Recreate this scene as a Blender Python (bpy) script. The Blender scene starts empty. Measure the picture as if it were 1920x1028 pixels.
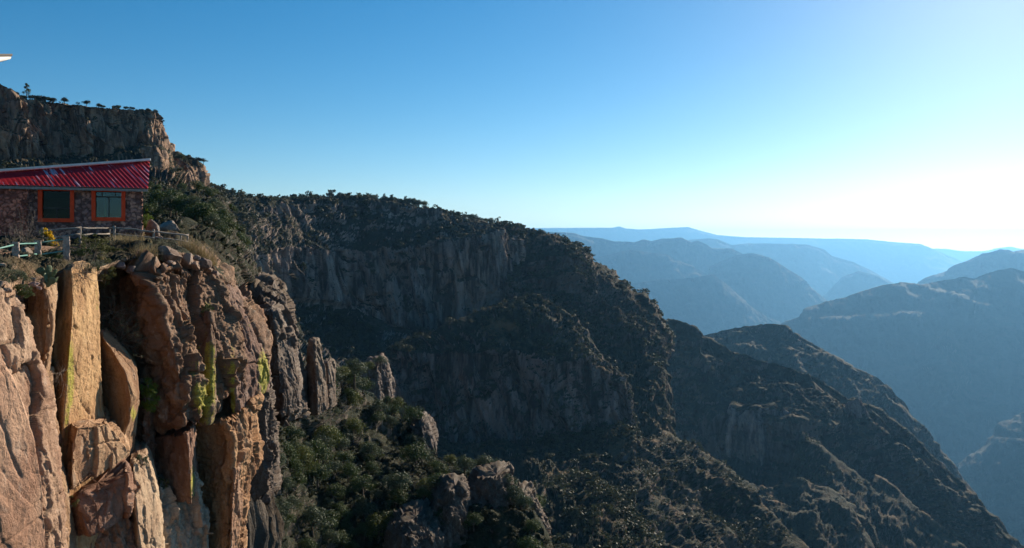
import bpy, math, random
import numpy as np
from mathutils import Vector

scene = bpy.context.scene
COL = scene.collection
F = 1507.0            # focal length in photo pixels
HX, HY = 960.0, 455.0  # principal column and horizon row of the photo
rng = np.random.default_rng(7)
random.seed(7)
R = math.radians

# ------------------------------------------------------------------ helpers
def at(px, py, d):
    return np.array([(px - HX) / F * d, d, (HY - py) / F * d])

def world(c):
    c = np.asarray(c, float)
    return np.stack([(c[..., 0] - HX) / F * c[..., 2], c[..., 2], (HY - c[..., 1]) / F * c[..., 2]], -1)

def tag(o, label=None, cat=None, group=None, kind=None):
    if label: o['label'] = label
    if cat: o['category'] = cat
    if group: o['group'] = group
    if kind: o['kind'] = kind
    return o

def empty(name, loc=(0, 0, 0), rz=0.0):
    o = bpy.data.objects.new(name, None)
    o.empty_display_size = .3
    COL.objects.link(o)
    o.location = loc
    o.rotation_euler = (0, 0, rz)
    return o

def sm(a, b, x):
    t = np.clip((x - a) / (b - a), 0, 1)
    return t * t * (3 - 2 * t)

# ---- numpy noise
def _h(ix, iy, iz, seed):
    h = (ix.astype(np.int64) * 374761393 + iy.astype(np.int64) * 668265263 + iz.astype(np.int64) * 2147483647 * 3 + seed * 974711) & 0xffffffff
    h = ((h ^ (h >> 13)) * 1274126177) & 0xffffffff
    h = ((h ^ (h >> 16)) * 2246822519) & 0xffffffff
    h = h ^ (h >> 15)
    return (h & 0xffffff) / float(0xffffff)

def vnoise(p, seed=0):
    i = np.floor(p); f = p - i
    u = f * f * f * (f * (f * 6 - 15) + 10)
    ix, iy, iz = (i[..., k].astype(np.int64) for k in range(3))
    r = 0
    for dx in (0, 1):
        wx = u[..., 0] if dx else 1 - u[..., 0]
        for dy in (0, 1):
            wy = u[..., 1] if dy else 1 - u[..., 1]
            for dz in (0, 1):
                wz = u[..., 2] if dz else 1 - u[..., 2]
                r = r + wx * wy * wz * _h(ix + dx, iy + dy, iz + dz, seed)
    return r * 2 - 1

def fbm(p, octaves=4, seed=0, gain=.5, ridged=False):
    a, s, r = 1.0, 1.0, 0
    for k in range(octaves):
        n = vnoise(p * s + k * 17.3, seed + k)
        if ridged: n = 1 - 2 * np.abs(n)
        r = r + a * n
        a *= gain; s *= 2.03
    return r

def worley(p, seed=0, box=False):
    """nearest random cell: returns F1, F2, per-cell random (4) and offset from its centre"""
    sh = p.shape[:-1]
    p = p.reshape(-1, 3)
    i = np.floor(p).astype(np.int64)
    f1 = np.full(len(p), 9e9); f2 = np.full(len(p), 9e9)
    cid = np.zeros((len(p), 3), np.int64); off = np.zeros((len(p), 3))
    for dx in (-1, 0, 1):
        for dy in (-1, 0, 1):
            for dz in (-1, 0, 1):
                c = i + np.array([dx, dy, dz])
                q = c + .1 + .8 * np.stack([_h(c[:, 0], c[:, 1], c[:, 2], seed + 11 * k) for k in (1, 2, 3)], -1)
                v = p - q
                d = np.abs(v).max(1) if box else np.sqrt((v * v).sum(1))
                closer = d < f1
                f2 = np.where(closer, f1, np.minimum(f2, d))
                f1 = np.where(closer, d, f1)
                cid[closer] = c[closer]; off[closer] = v[closer]
    rnd = np.stack([_h(cid[:, 0], cid[:, 1], cid[:, 2], seed + 101 + 7 * k) for k in range(4)], -1)
    return f1.reshape(sh), f2.reshape(sh), rnd.reshape(sh + (4,)), off.reshape(sh + (3,))

_a, _b = R(24), R(7)
ROT = np.array([[math.cos(_a), math.sin(_a), 0], [-math.sin(_a), math.cos(_a), 0], [0, 0, 1.0]]) @ np.array([[math.cos(_b), 0, math.sin(_b)], [0, 1, 0], [-math.sin(_b), 0, math.cos(_b)]])
def facet(p, scale, seed, groove=.25, tilt=1.1, box=True):
    """blocky fractured relief, about -1..1: boxy joint blocks, each with its own tilted flat face"""
    q = (p @ ROT.T if box else p) / np.asarray(scale, float)
    f1, f2, rnd, off = worley(q, seed, box)
    h = (rnd[..., 0] * 2 - 1) + tilt * ((rnd[..., 1:] * 2 - 1) * off * np.array([1, 1, .4])).sum(-1)
    return h * .6 - groove * (1 - sm(0, .06, f2 - f1))

# ---- meshes
def mesh_from(name, v, quads, mat, parent=None, smooth=True, attrs=None, tris=None):
    v = np.ascontiguousarray(v, np.float32).reshape(-1, 3)
    quads = np.asarray(quads, np.int32).reshape(-1, 4)
    tris = np.zeros((0, 3), np.int32) if tris is None else np.asarray(tris, np.int32).reshape(-1, 3)
    me = bpy.data.meshes.new(name)
    me.vertices.add(len(v)); me.vertices.foreach_set('co', v.ravel())
    li = np.concatenate([quads.ravel(), tris.ravel()])
    me.loops.add(len(li)); me.loops.foreach_set('vertex_index', li)
    nq, nt = len(quads), len(tris)
    me.polygons.add(nq + nt)
    st = np.concatenate([np.arange(nq) * 4, nq * 4 + np.arange(nt) * 3]).astype(np.int32)
    me.polygons.foreach_set('loop_start', st)
    me.polygons.foreach_set('use_smooth', np.full(nq + nt, smooth))
    for k, a in (attrs or {}).items():
        at_ = me.attributes.new(k, 'FLOAT', 'POINT')
        at_.data.foreach_set('value', np.ascontiguousarray(a, np.float32).ravel())
    me.update(calc_edges=True)
    me.validate()
    if mat is not None:
        for m in (mat if isinstance(mat, (list, tuple)) else [mat]): me.materials.append(m)
    o = bpy.data.objects.new(name, me)
    COL.objects.link(o)
    if parent is not None: o.parent = parent
    return o

def grid_quads(nv, nu, wrap=False):
    a = np.arange(nv * nu).reshape(nv, nu)
    if wrap: a = np.concatenate([a, a[:, :1]], 1)
    return np.stack([a[:-1, :-1], a[1:, :-1], a[1:, 1:], a[:-1, 1:]], -1).reshape(-1, 4)

def grid_normals(P, wrap=False):
    if wrap:
        du = np.roll(P, -1, 1) - np.roll(P, 1, 1)
    else:
        du = np.gradient(P, axis=1)
    dv = np.gradient(P, axis=0)
    n = np.cross(dv, du)
    return n / (np.linalg.norm(n, axis=-1, keepdims=True) + 1e-9)

class MB:
    """collects boxes, bars, tubes, quads into one mesh"""
    def __init__(s): s.v = []; s.q = []; s.t = []; s.n = 0
    def add(s, v, q=None, t=None):
        v = np.asarray(v, float).reshape(-1, 3)
        if q is not None and len(q): s.q.append(np.asarray(q).reshape(-1, 4) + s.n)
        if t is not None and len(t): s.t.append(np.asarray(t).reshape(-1, 3) + s.n)
        s.v.append(v); s.n += len(v)
    def box(s, o, ax, ay, az):
        o, ax, ay, az = (np.asarray(k, float) for k in (o, ax, ay, az))
        v = [o + i * ax + j * ay + k * az for k in (0, 1) for j in (0, 1) for i in (0, 1)]
        s.add(v, [(0, 2, 3, 1), (4, 5, 7, 6), (0, 1, 5, 4), (2, 6, 7, 3), (0, 4, 6, 2), (1, 3, 7, 5)])
    def tube(s, pts, rad, sides=6):
        pts = np.asarray(pts, float); n = len(pts)
        rad = np.broadcast_to(np.asarray(rad, float), (n,))
        t = np.gradient(pts, axis=0); t /= np.linalg.norm(t, axis=1, keepdims=True) + 1e-9
        up = np.array([0, 0, 1.0]) if abs(t[0][2]) < .9 else np.array([1.0, 0, 0])
        a = np.cross(t, up); a /= np.linalg.norm(a, axis=1, keepdims=True) + 1e-9
        b = np.cross(t, a)
        th = np.arange(sides) / sides * 2 * np.pi
        ring = pts[:, None] + rad[:, None, None] * (np.cos(th)[None, :, None] * a[:, None] + np.sin(th)[None, :, None] * b[:, None])
        v = np.concatenate([ring.reshape(-1, 3), pts[:1], pts[-1:]])
        q = grid_quads(n, sides, True)
        k = np.arange(sides)
        t0 = np.stack([np.full(sides, n * sides), k, (k + 1) % sides], -1)
        t1 = np.stack([np.full(sides, n * sides + 1), (n - 1) * sides + (k + 1) % sides, (n - 1) * sides + k], -1)
        s.add(v, q, np.concatenate([t0, t1]))
    def build(s, name, mat, parent=None, smooth=False, origin=None):
        v = np.concatenate(s.v)
        if origin is not None: v = v - np.asarray(origin)
        o = mesh_from(name, v, np.concatenate(s.q) if s.q else np.zeros((0, 4)), mat, parent, smooth, tris=np.concatenate(s.t) if s.t else None)
        if origin is not None and parent is None: o.location = origin
        return o

# ------------------------------------------------------------------ materials
def new_mat(name):
    m = bpy.data.materials.new(name); m.use_nodes = True
    nt = m.node_tree
    b = nt.nodes['Principled BSDF']
    b.inputs['Specular IOR Level'].default_value = .25
    return m, nt, b

def N(nt, t, **kw):
    n = nt.nodes.new(t)
    for k, v in kw.items():
        if k.startswith('i_'):
            n.inputs[k[2:].replace('_', ' ')].default_value = v
        else: setattr(n, k, v)
    return n

def noise(nt, vec, scale, detail=6, rough=.55, dist=0.0):
    n = N(nt, 'ShaderNodeTexNoise')
    n.inputs['Scale'].default_value = scale; n.inputs['Detail'].default_value = detail
    n.inputs['Roughness'].default_value = rough; n.inputs['Distortion'].default_value = dist
    if vec is not None: nt.links.new(vec, n.inputs['Vector'])
    return n.outputs['Fac']

def mapping(nt, vec, scale):
    m = N(nt, 'ShaderNodeMapping'); m.inputs['Scale'].default_value = scale
    nt.links.new(vec, m.inputs['Vector']); return m.outputs[0]

def ramp(nt, fac, stops):
    r = N(nt, 'ShaderNodeValToRGB')
    e = r.color_ramp.elements
    while len(e) < len(stops): e.new(.5)
    for k, (p, c) in enumerate(stops):
        e[k].position = p; e[k].color = (*c, 1) if len(c) == 3 else c
    nt.links.new(fac, r.inputs[0]); return r.outputs[0]

def mix(nt, fac, a, b, mode='MIX'):
    m = N(nt, 'ShaderNodeMix', data_type='RGBA', blend_type=mode)
    for s, k in ((fac, 0), (a, 6), (b, 7)):
        if hasattr(s, 'is_output'): nt.links.new(s, m.inputs[k])
        else: m.inputs[k].default_value = s if k == 0 else ((*s, 1) if len(s) == 3 else s)
    return m.outputs[2]

def math_(nt, op, a, b=0.0, clamp=False):
    m = N(nt, 'ShaderNodeMath', operation=op, use_clamp=clamp)
    for s, k in ((a, 0), (b, 1)):
        if hasattr(s, 'is_output'): nt.links.new(s, m.inputs[k])
        else: m.inputs[k].default_value = s
    return m.outputs[0]

def bump(nt, b, h, strength, dist):
    n = N(nt, 'ShaderNodeBump'); n.inputs['Strength'].default_value = strength; n.inputs['Distance'].default_value = dist
    nt.links.new(h, n.inputs['Height']); nt.links.new(n.outputs[0], b.inputs['Normal'])

def geo_pos(nt):
    return N(nt, 'ShaderNodeNewGeometry').outputs['Position']

def mat_plain(name, col, rough=.7, spec=.25, var=0.0, scale=3.0, metal=0.0, bumpd=0.0):
    m, nt, b = new_mat(name)
    b.inputs['Roughness'].default_value = rough; b.inputs['Specular IOR Level'].default_value = spec
    b.inputs['Metallic'].default_value = metal
    tc = N(nt, 'ShaderNodeTexCoord').outputs['Object']
    f = noise(nt, tc, scale, 6, .6)
    c = np.array(col)
    nt.links.new(ramp(nt, f, [(.3, tuple(c * (1 - var))), (.7, tuple(np.clip(c * (1 + var), 0, 1)))]), b.inputs['Base Color'])
    if bumpd: bump(nt, b, noise(nt, tc, scale * 4, 5, .6), .6, bumpd)
    return m

def mat_rock_near():
    """foreground rock: tint comes from the object's own colour, lichen from a painted mask of where it grows"""
    m, nt, b = new_mat('foreground_rock')
    b.inputs['Roughness'].default_value = .85; b.inputs['Specular IOR Level'].default_value = .2
    p = geo_pos(nt)
    tint = N(nt, 'ShaderNodeObjectInfo').outputs['Color']
    big = noise(nt, mapping(nt, p, (.5, .5, .22)), 1.0, 5, .6, .6)
    mid = noise(nt, mapping(nt, p, (1, 1, .45)), 2.6, 8, .68, .4)
    fine = noise(nt, p, 14.0, 6, .7)
    c = mix(nt, ramp(nt, big, [(.35, (0, 0, 0)), (.65, (1, 1, 1))]), tint, mix(nt, 1.0, tint, (.62, .52, .50), 'MULTIPLY'))
    c = mix(nt, ramp(nt, mid, [(.32, (.75, .75, .75)), (.5, (0, 0, 0))]), c, mix(nt, 1.0, tint, (.42, .34, .30), 'MULTIPLY'))
    c = mix(nt, ramp(nt, mid, [(.56, (0, 0, 0)), (.75, (.7, .7, .7))]), c, mix(nt, .45, tint, (.62, .56, .48)))
    c = mix(nt, ramp(nt, fine, [(.3, (.6, .6, .6)), (.46, (0, 0, 0))]), c, mix(nt, 1.0, c, (.35, .33, .32), 'MULTIPLY'))
    speck = N(nt, 'ShaderNodeTexVoronoi'); speck.inputs['Scale'].default_value = 3.2
    nt.links.new(mapping(nt, p, (1, 1, .8)), speck.inputs['Vector'])
    c = mix(nt, ramp(nt, speck.outputs['Distance'], [(.05, (.8, .8, .8)), (.11, (0, 0, 0))]), c, mix(nt, 1.0, c, (.3, .25, .22), 'MULTIPLY'))
    lich = N(nt, 'ShaderNodeAttribute', attribute_name='lichen').outputs['Fac']
    ln = noise(nt, mapping(nt, p, (1.6, 1.6, .7)), 2.2, 8, .7)
    lm = math_(nt, 'MULTIPLY', ramp(nt, math_(nt, 'ADD', ln, math_(nt, 'MULTIPLY', lich, .46)), [(.72, (0, 0, 0)), (.86, (1, 1, 1))]), ramp(nt, fine, [(.3, (.25, .25, .25)), (.55, (.9, .9, .9))]))
    c = mix(nt, lm, c, ramp(nt, fine, [(.3, (.20, .20, .03)), (.7, (.46, .43, .06))]))
    soil = N(nt, 'ShaderNodeAttribute', attribute_name='soil').outputs['Fac']
    c = mix(nt, math_(nt, 'MULTIPLY', soil, ramp(nt, mid, [(.38, (0, 0, 0)), (.6, (1, 1, 1))])), c, (.10, .075, .045))
    nt.links.new(c, b.inputs['Base Color'])
    h = math_(nt, 'ADD', math_(nt, 'MULTIPLY', mid, .9), math_(nt, 'MULTIPLY', fine, .8))
    vor = N(nt, 'ShaderNodeTexVoronoi', feature='DISTANCE_TO_EDGE'); vor.inputs['Scale'].default_value = .9
    wv = N(nt, 'ShaderNodeVectorMath', operation='ADD')
    nt.links.new(mapping(nt, p, (1, 1, .4)), wv.inputs[0])
    nn = N(nt, 'ShaderNodeTexNoise'); nn.inputs['Scale'].default_value = 2.0
    nt.links.new(p, nn.inputs['Vector']); nt.links.new(nn.outputs['Color'], wv.inputs[1])
    nt.links.new(wv.outputs[0], vor.inputs['Vector'])
    h = math_(nt, 'ADD', h, ramp(nt, vor.outputs['Distance'], [(0, (0, 0, 0)), (.03, (.16, .16, .16))]))
    bump(nt, b, h, .85, .08)
    return m

def mat_terrain(name, S, rock_a, rock_b, veg_a, veg_b, dry, streak=1.0, bd=.25):
    """cliff-and-slope ground; S is the size of its features in metres; 'veg' marks ground gentle enough for soil"""
    m, nt, b = new_mat(name)
    b.inputs['Roughness'].default_value = .9; b.inputs['Specular IOR Level'].default_value = .1
    p = geo_pos(nt)
    st = noise(nt, mapping(nt, p, (1 / S, 1 / S, .16 / S)), 6.0, 6, .62, .3)
    big = noise(nt, mapping(nt, p, (1 / S, 1 / S, .6 / S)), 1.6, 5, .6)
    fine = noise(nt, mapping(nt, p, (1 / S,) * 3), 18.0, 6, .7)
    c = mix(nt, ramp(nt, big, [(.35, (0, 0, 0)), (.65, (1, 1, 1))]), rock_a, rock_b)
    c = mix(nt, ramp(nt, st, [(.42, (streak * .95,) * 3), (.53, (0, 0, 0))]), c, mix(nt, 1.0, c, (.17, .17, .18), 'MULTIPLY'))
    c = mix(nt, ramp(nt, st, [(.56, (0, 0, 0)), (.68, (.8 * streak,) * 3)]), c, tuple(min(.5, k * 1.45) for k in rock_a))
    c = mix(nt, ramp(nt, fine, [(.3, (.6, .6, .6)), (.5, (0, 0, 0))]), c, mix(nt, 1.0, c, (.45, .45, .45), 'MULTIPLY'))
    g = mix(nt, ramp(nt, fine, [(.38, (0, 0, 0)), (.62, (1, 1, 1))]), veg_a, veg_b)
    big2 = noise(nt, mapping(nt, p, (1 / S,) * 3), 2.7, 6, .65)
    g = mix(nt, ramp(nt, big2, [(.52, (0, 0, 0)), (.66, (1, 1, 1))]), g, dry)
    veg = N(nt, 'ShaderNodeAttribute', attribute_name='veg').outputs['Fac']
    vm = ramp(nt, math_(nt, 'ADD', veg, math_(nt, 'MULTIPLY', math_(nt, 'SUBTRACT', fine, .5), .9)), [(.38, (0, 0, 0)), (.58, (1, 1, 1))])
    nt.links.new(mix(nt, vm, c, g), b.inputs['Base Color'])
    bump(nt, b, math_(nt, 'ADD', math_(nt, 'MULTIPLY', st, .8), fine), .9, S * bd * .12)
    return m

def mat_foliage(name, a, b_, trans=.25):
    m, nt, b = new_mat(name)
    b.inputs['Roughness'].default_value = .65; b.inputs['Specular IOR Level'].default_value = .2
    ri = N(nt, 'ShaderNodeNewGeometry').outputs['Random Per Island']
    ro = N(nt, 'ShaderNodeObjectInfo').outputs['Random']
    f = math_(nt, 'ADD', math_(nt, 'MULTIPLY', ri, .65), math_(nt, 'MULTIPLY', ro, .35))
    c = ramp(nt, f, [(.1, a), (.9, b_)])
    nt.links.new(c, b.inputs['Base Color'])
    t = N(nt, 'ShaderNodeBsdfTranslucent'); nt.links.new(c, t.inputs[0])
    ms = N(nt, 'ShaderNodeMixShader'); ms.inputs[0].default_value = trans
    nt.links.new(b.outputs[0], ms.inputs[1]); nt.links.new(t.outputs[0], ms.inputs[2])
    nt.links.new(ms.outputs[0], nt.nodes['Material Output'].inputs['Surface'])
    return m

ROCK = mat_rock_near()
GREY_A, GREY_B = (.33, .26, .22), (.24, .22, .21)
VEG_A, VEG_B, DRY = (.018, .022, .014), (.036, .038, .022), (.15, .10, .055)
M_TOP = mat_terrain('cliff_terrain_near', 22, (.38, .24, .155), (.23, .16, .12), VEG_A, VEG_B, DRY, .8)
M_NEAR = mat_terrain('bushy_slope_ground', 16, (.12, .095, .075), (.08, .07, .06), (.014, .018, .010), (.03, .034, .018), (.055, .046, .026), .8)
M_MID = mat_terrain('cliff_terrain_mid', 60, (.35, .255, .205), (.20, .162, .145), VEG_A, VEG_B, (.08, .065, .045), 1.0)
M_RUST = mat_terrain('cliff_terrain_rust', 60, (.24, .165, .14), (.15, .125, .115), VEG_A, VEG_B, DRY, 1.0)
M_RIDGE = mat_terrain('ridge_terrain', 90, (.15, .102, .08), (.085, .07, .063), VEG_A, VEG_B, (.13, .082, .046), .8)
M_FAR = mat_terrain('far_terrain', 700, (.08, .07, .062), (.055, .048, .042), (.02, .025, .018), (.032, .034, .025), (.045, .036, .027), .5)
M_OAK = mat_foliage('oak_leaves', (.024, .042, .014), (.072, .102, .032))
M_OLIVE = mat_foliage('olive_leaves', (.045, .062, .016), (.125, .135, .035))
M_GREY = mat_foliage('grey_leaves', (.036, .052, .030), (.090, .115, .062))
M_PINE = mat_foliage('pine_needles', (.018, .026, .016), (.05, .06, .032), .15)
M_BARK = mat_plain('bark', (.10, .075, .055), .9, .1, .4, 6)
M_FOREST = mat_foliage('forest_leaves', (.016, .022, .012), (.056, .062, .030))
M_BRUSH = mat_foliage('feathery_leaves', (.05, .06, .02), (.17, .17, .06), .35)
M_GREEN = mat_foliage('bright_leaves', (.05, .09, .015), (.16, .22, .035), .4)
M_YELLOW = mat_foliage('yellow_blossom', (.55, .33, .01), (.85, .58, .02), .3)
M_STRAW = mat_foliage('dry_grass', (.16, .12, .06), (.42, .33, .18), .35)
M_TWIG = mat_plain('dry_twigs', (.20, .16, .13), .9, .1, .3, 8)
M_CACTUS = mat_plain('cactus_skin', (.10, .13, .06), .6, .3, .35, 9)

# ------------------------------------------------------------------ landform builders
def resample(curve, nu, soft=.012):
    c = np.asarray(curve, float)
    dz = np.diff(c[:, 2]) / c[:-1, 2] * F * .5
    s = np.concatenate([[0], np.cumsum(np.sqrt(np.diff(c[:, 0]) ** 2 + np.diff(c[:, 1]) ** 2 + dz ** 2) + 1e-6)])
    t = np.linspace(0, s[-1], nu)
    r = np.stack([np.interp(t, s, c[:, k]) for k in range(3)], -1)
    w = max(1, int(nu * soft))
    ker = np.exp(-.5 * (np.arange(-2 * w, 2 * w + 1) / w) ** 2); ker /= ker.sum()
    pad = np.concatenate([2 * r[:1] - r[1:2 * w + 1][::-1], r, 2 * r[-1:] - r[-2 * w - 1:-1][::-1]])
    return np.stack([np.convolve(pad[:, k], ker, 'valid') for k in range(3)], -1)

LAND = {}
def loft(name, rows, nu, S, mat, label, cat='hill', amp=(1, 1), seed=0, vegbias=0.0, soft=.012, gully=0.0, cmask=None, strata=0.0):
    """rows: (curve, segments to next row, cliffness of that strip); a real surface in metres"""
    curves = [world(resample(r[0], nu, soft)) for r in rows]
    P, C = [], []
    for k in range(len(rows) - 1):
        n = rows[k][1]
        for j in range(n):
            t = j / n
            P.append(curves[k] * (1 - t) + curves[k + 1] * t); C.append(rows[k][2])
    P.append(curves[-1]); C.append(rows[-2][2])
    P = np.array(P); C = np.array(C, float)
    ker = np.array([1, 2, 3, 2, 1.]); ker /= ker.sum()
    C = np.convolve(np.pad(C, 2, mode='edge'), ker, 'valid')[:, None] * np.ones(nu)[None]
    if cmask is not None:
        mk = cmask(HX + P[..., 0] / P[..., 1] * F); C = C * mk; vegbias = vegbias + .5 * (1 - mk)
    n = grid_normals(P)
    flip = np.where((n * -P).sum(-1).mean() < 0, -1, 1)
    n = n * flip
    flat = n.copy(); flat[..., 2] *= .25
    flat /= np.linalg.norm(flat, axis=-1, keepdims=True) + 1e-9
    q = P + S * .1 * np.stack([fbm(P / S, 2, seed + 50 + k) for k in range(3)], -1)
    # broad warps, then buttresses and flutes on the cliffs, lumps and gullies on the slopes
    C2 = np.clip(C + .40 * fbm(P / (S * 1.6), 3, seed + 90) - .05, 0, 1) * (C > .02)
    crow = rows[0][1]
    edge = (.3 + .7 * sm(0, 14, np.abs(np.arange(len(P)) - crow)))[:, None]
    cl = (.16 * fbm(q / np.array([S, S, S * 2.5]), 3, seed + 1)
          + .20 * facet(q, (S * .5, S * .5, S * 2.4), seed + 2, .35, 2.4)
          + .10 * facet(q, (S * .2, S * .2, S * .9), seed + 3, .35, 2.0)
          + .035 * facet(q, (S * .09, S * .09, S * .3), seed + 5, .2)
          + .03 * fbm(q / np.array([S * .08, S * .08, S * .3]), 3, seed + 4))
    sl = (.22 * fbm(P / (S * 1.3), 5, seed + 7) + .05 * fbm(P / (S * .16), 3, seed + 8) + .035 * fbm(P / (S * .07), 3, seed + 18, .55, True)
          + .10 * facet(q, (S * .5, S * .5, S * .35), seed + 9, .1) * sm(-.2, .5, fbm(P / (S * .8), 2, seed + 33)))
    if gully:
        a = fbm(q / np.array([S * .9, S * 2.5, S * 6]), 4, seed + 12, .5, True)
        sl = sl + gully * a
    P = P + S * (edge * C2 * amp[0] * cl)[..., None] * flat + S * ((1 - C2) * amp[1] * sl * (.45 + .55 * sm(0, 12, np.abs(np.arange(len(P)) - crow)))[:, None])[..., None] * n
    if strata:
        zz = P[..., 2] / (S * .42) + 1.3 * fbm(P / (S * 2.2), 3, seed + 77)
        sw = zz - np.floor(zz); sw = np.where(sw < .78, sw / .78, (1 - sw) / .22) - .5
        P = P + (S * strata * .22 * sw * (1 - C2) * sm(-.35, .25, fbm(P / (S * 1.1), 3, seed + 78)))[..., None] * flat
    n2 = grid_normals(P) * flip
    veg = sm(.30, .68, n2[..., 2] + vegbias + .22 * fbm(P / (S * .5), 4, seed + 20)) * (1 - .95 * C2 * (n2[..., 2] < .6))
    o = mesh_from(name, P, grid_quads(len(P), nu), mat, None, True, {'veg': veg})
    tag(o, label, cat, None, 'structure')
    LAND[o.name] = (P, n2, veg, C2)
    return o

def buttress(name, rows, mat, label, color=(.4, .26, .15), seed=0, back=5.0, nv=None, nu=170, amp=1.0, S=1.0, lichen=None,
             top_soil=False, kind='structure', cat='cliff', block=1.0, step=0.0, slant=(0, 0), tilt=2.2, dome=.16):
    """a free rock mass: rows (py, pxL, dL, pxM, dM, pxR, dR) give its left edge, nearest arris and right edge going down"""
    rr = np.array(rows, float)
    zs = (HY - rr[:, 0])
    nv = nv or int(np.clip((rr[-1, 0] - rr[0, 0]) * .8, 60, 420))
    t = np.linspace(rr[0, 0], rr[-1, 0], nv)
    I = np.stack([np.interp(t, rr[:, 0], rr[:, k]) for k in range(rr.shape[1])], -1)
    w = max(1, nv // 60)
    ker = np.exp(-.5 * (np.arange(-2 * w, 2 * w + 1) / w) ** 2); ker /= ker.sum()
    I = np.stack([np.convolve(np.pad(I[:, k], 2 * w, mode='edge'), ker, 'valid') for k in range(I.shape[1])], -1)
    L = world(np.stack([I[:, 1], t, I[:, 2]], -1)); M = world(np.stack([I[:, 3], t, I[:, 4]], -1)); Rr = world(np.stack([I[:, 5], t, I[:, 6]], -1))
    z = M[:, 2]
    L[:, 2] = z; Rr[:, 2] = z
    vd = L * 1.0; vd[:, 2] = 0; vd /= np.linalg.norm(vd, axis=1, keepdims=True)
    bL = L + vd * back; bR = Rr + vd * back
    corners = np.stack([L, M, Rr, bR, bL], 1)           # nv,5,3
    wts = np.array([.28, .38, .20, .05, .09])
    ns = np.maximum(4, (wts * nu).astype(int))
    ring = []
    for k in range(5):
        a, b = corners[:, k], corners[:, (k + 1) % 5]
        tt = (np.arange(ns[k]) / ns[k])[None, :, None]
        ring.append(a[:, None] * (1 - tt) + b[:, None] * tt)
    P = np.concatenate(ring, 1)
    nu2 = P.shape[1]
    # round the arrises a little
    for _ in range(max(1, int(nu2 * .007))):
        P = (np.roll(P, 1, 1) + 2 * P + np.roll(P, -1, 1)) / 4
    cen = P.mean(1, keepdims=True)
    # a domed, broken top
    caps = []
    size = np.linalg.norm(P[0] - cen[0], axis=-1).mean()
    for f, up in ((.0, dome), (.3, dome * .95), (.6, dome * .7), (.85, dome * .25)):
        c = cen[0] + (P[0] - cen[0]) * f; c[:, 2] = z[0] + up * size
        caps.append(c)
    bots = []
    for f in (.92, .6, .2, .0):
        c = P[-1].mean(0) + (P[-1] - P[-1].mean(0)) * f; bots.append(c)
    P = np.concatenate([np.array(caps), P, np.array(bots)], 0)
    if slant[0] or slant[1]:
        fr = np.concatenate([np.zeros(4), np.linspace(0, 1, nv), np.ones(4)])
        sv = slant[0] * (1 - sm(0, .45, fr)) + slant[1] * sm(.55, 1, fr)
        pxx = HX + P[..., 0] / P[..., 1] * F
        P[..., 2] -= sv[:, None] * (pxx - pxx[nv // 2].mean()) / F * P[..., 1]
    n = grid_normals(P, True)
    if ((P - P.mean((0, 1))) * n).sum(-1).mean() < 0: n = -n
    n[0] = (0, 0, 1); n[-1] = (0, 0, -1)
    warp = P + .10 * S * np.stack([fbm(P / (S * 1.8), 2, seed + 60 + k) for k in range(3)], -1)
    dsp = (.20 * fbm(warp / np.array([S * 1.6, S * 1.6, S * 4]), 4, seed + 1)
           + .34 * block * facet(warp, (S * 1.1, S * 1.1, S * 2.6), seed + 2, .3, tilt)
           + (.15 * block + .03 * (tilt > 2.4)) * facet(warp, (S * .42, S * .42, S * 1.1), seed + 3, .3, tilt * .8)
           + .035 * facet(warp, (S * .16, S * .16, S * .4), seed + 4, .12)
           + .05 * fbm(P / (S * .13), 4, seed + 5) + .05 * (tilt > 2.4) * fbm(warp / (S * .3), 4, seed + 6, .55, True))
    # open joints: a few level cracks and steeper upright ones
    jz = (P[..., 2] + .22 * P[..., 0] + .5 * fbm(P / (S * 2.2), 3, seed + 81)) / (S * 1.9) + seed * .37
    jv = (P[..., 0] * .55 + P[..., 1] * .83 + .10 * P[..., 2] + .35 * fbm(P / (S * 1.6), 3, seed + 82)) / (S * 1.25) + seed * .61
    for j_, wd, dp, sd_ in ((jz, .016, .17, 83), (jv, .022, .15, 84)):
        fr_j = j_ - np.floor(j_)
        dsp = dsp - dp * np.exp(-((fr_j - .5) / wd) ** 2) * sm(-.15, .1, fbm(P / (S * 1.3), 2, seed + sd_))
    if step:
        dsp = dsp + step * np.where(fbm(P / np.array([S * 3, S * 3, S * 1.2]), 2, seed + 71) > .1, 1, 0)
    fade = np.ones(len(P)); fade[0] = 0; fade[-1] = 0
    P = P + (amp * S * dsp * fade[:, None])[..., None] * n
    at_ = {'soil': sm(.55, .85, grid_normals(P, True)[..., 2] * np.sign(n[..., 2].mean() or 1)) if top_soil else np.zeros(P.shape[:2])}
    li = np.zeros(P.shape[:2])
    if lichen:
        px = HX + P[..., 0] / P[..., 1] * F; py = HY - P[..., 2] / P[..., 1] * F
        for (lx, ly, sx, sy, s_) in lichen:
            li = np.maximum(li, s_ * np.exp(-((px - lx) / sx) ** 2 - ((py - ly) / sy) ** 2))
    at_['lichen'] = li
    at_['veg'] = .8 * sm(.5, .8, n[..., 2])
    o = mesh_from(name, P, grid_quads(len(P), nu2, True), mat, None, True, at_)
    o.color = (*color, 1)
    tag(o, label, cat, None, kind)
    return o

# ------------------------------------------------------------------ far ranges
def back_of(c, dd, drop):
    return [(x, y + drop, d * dd) for x, y, d in c]

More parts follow.
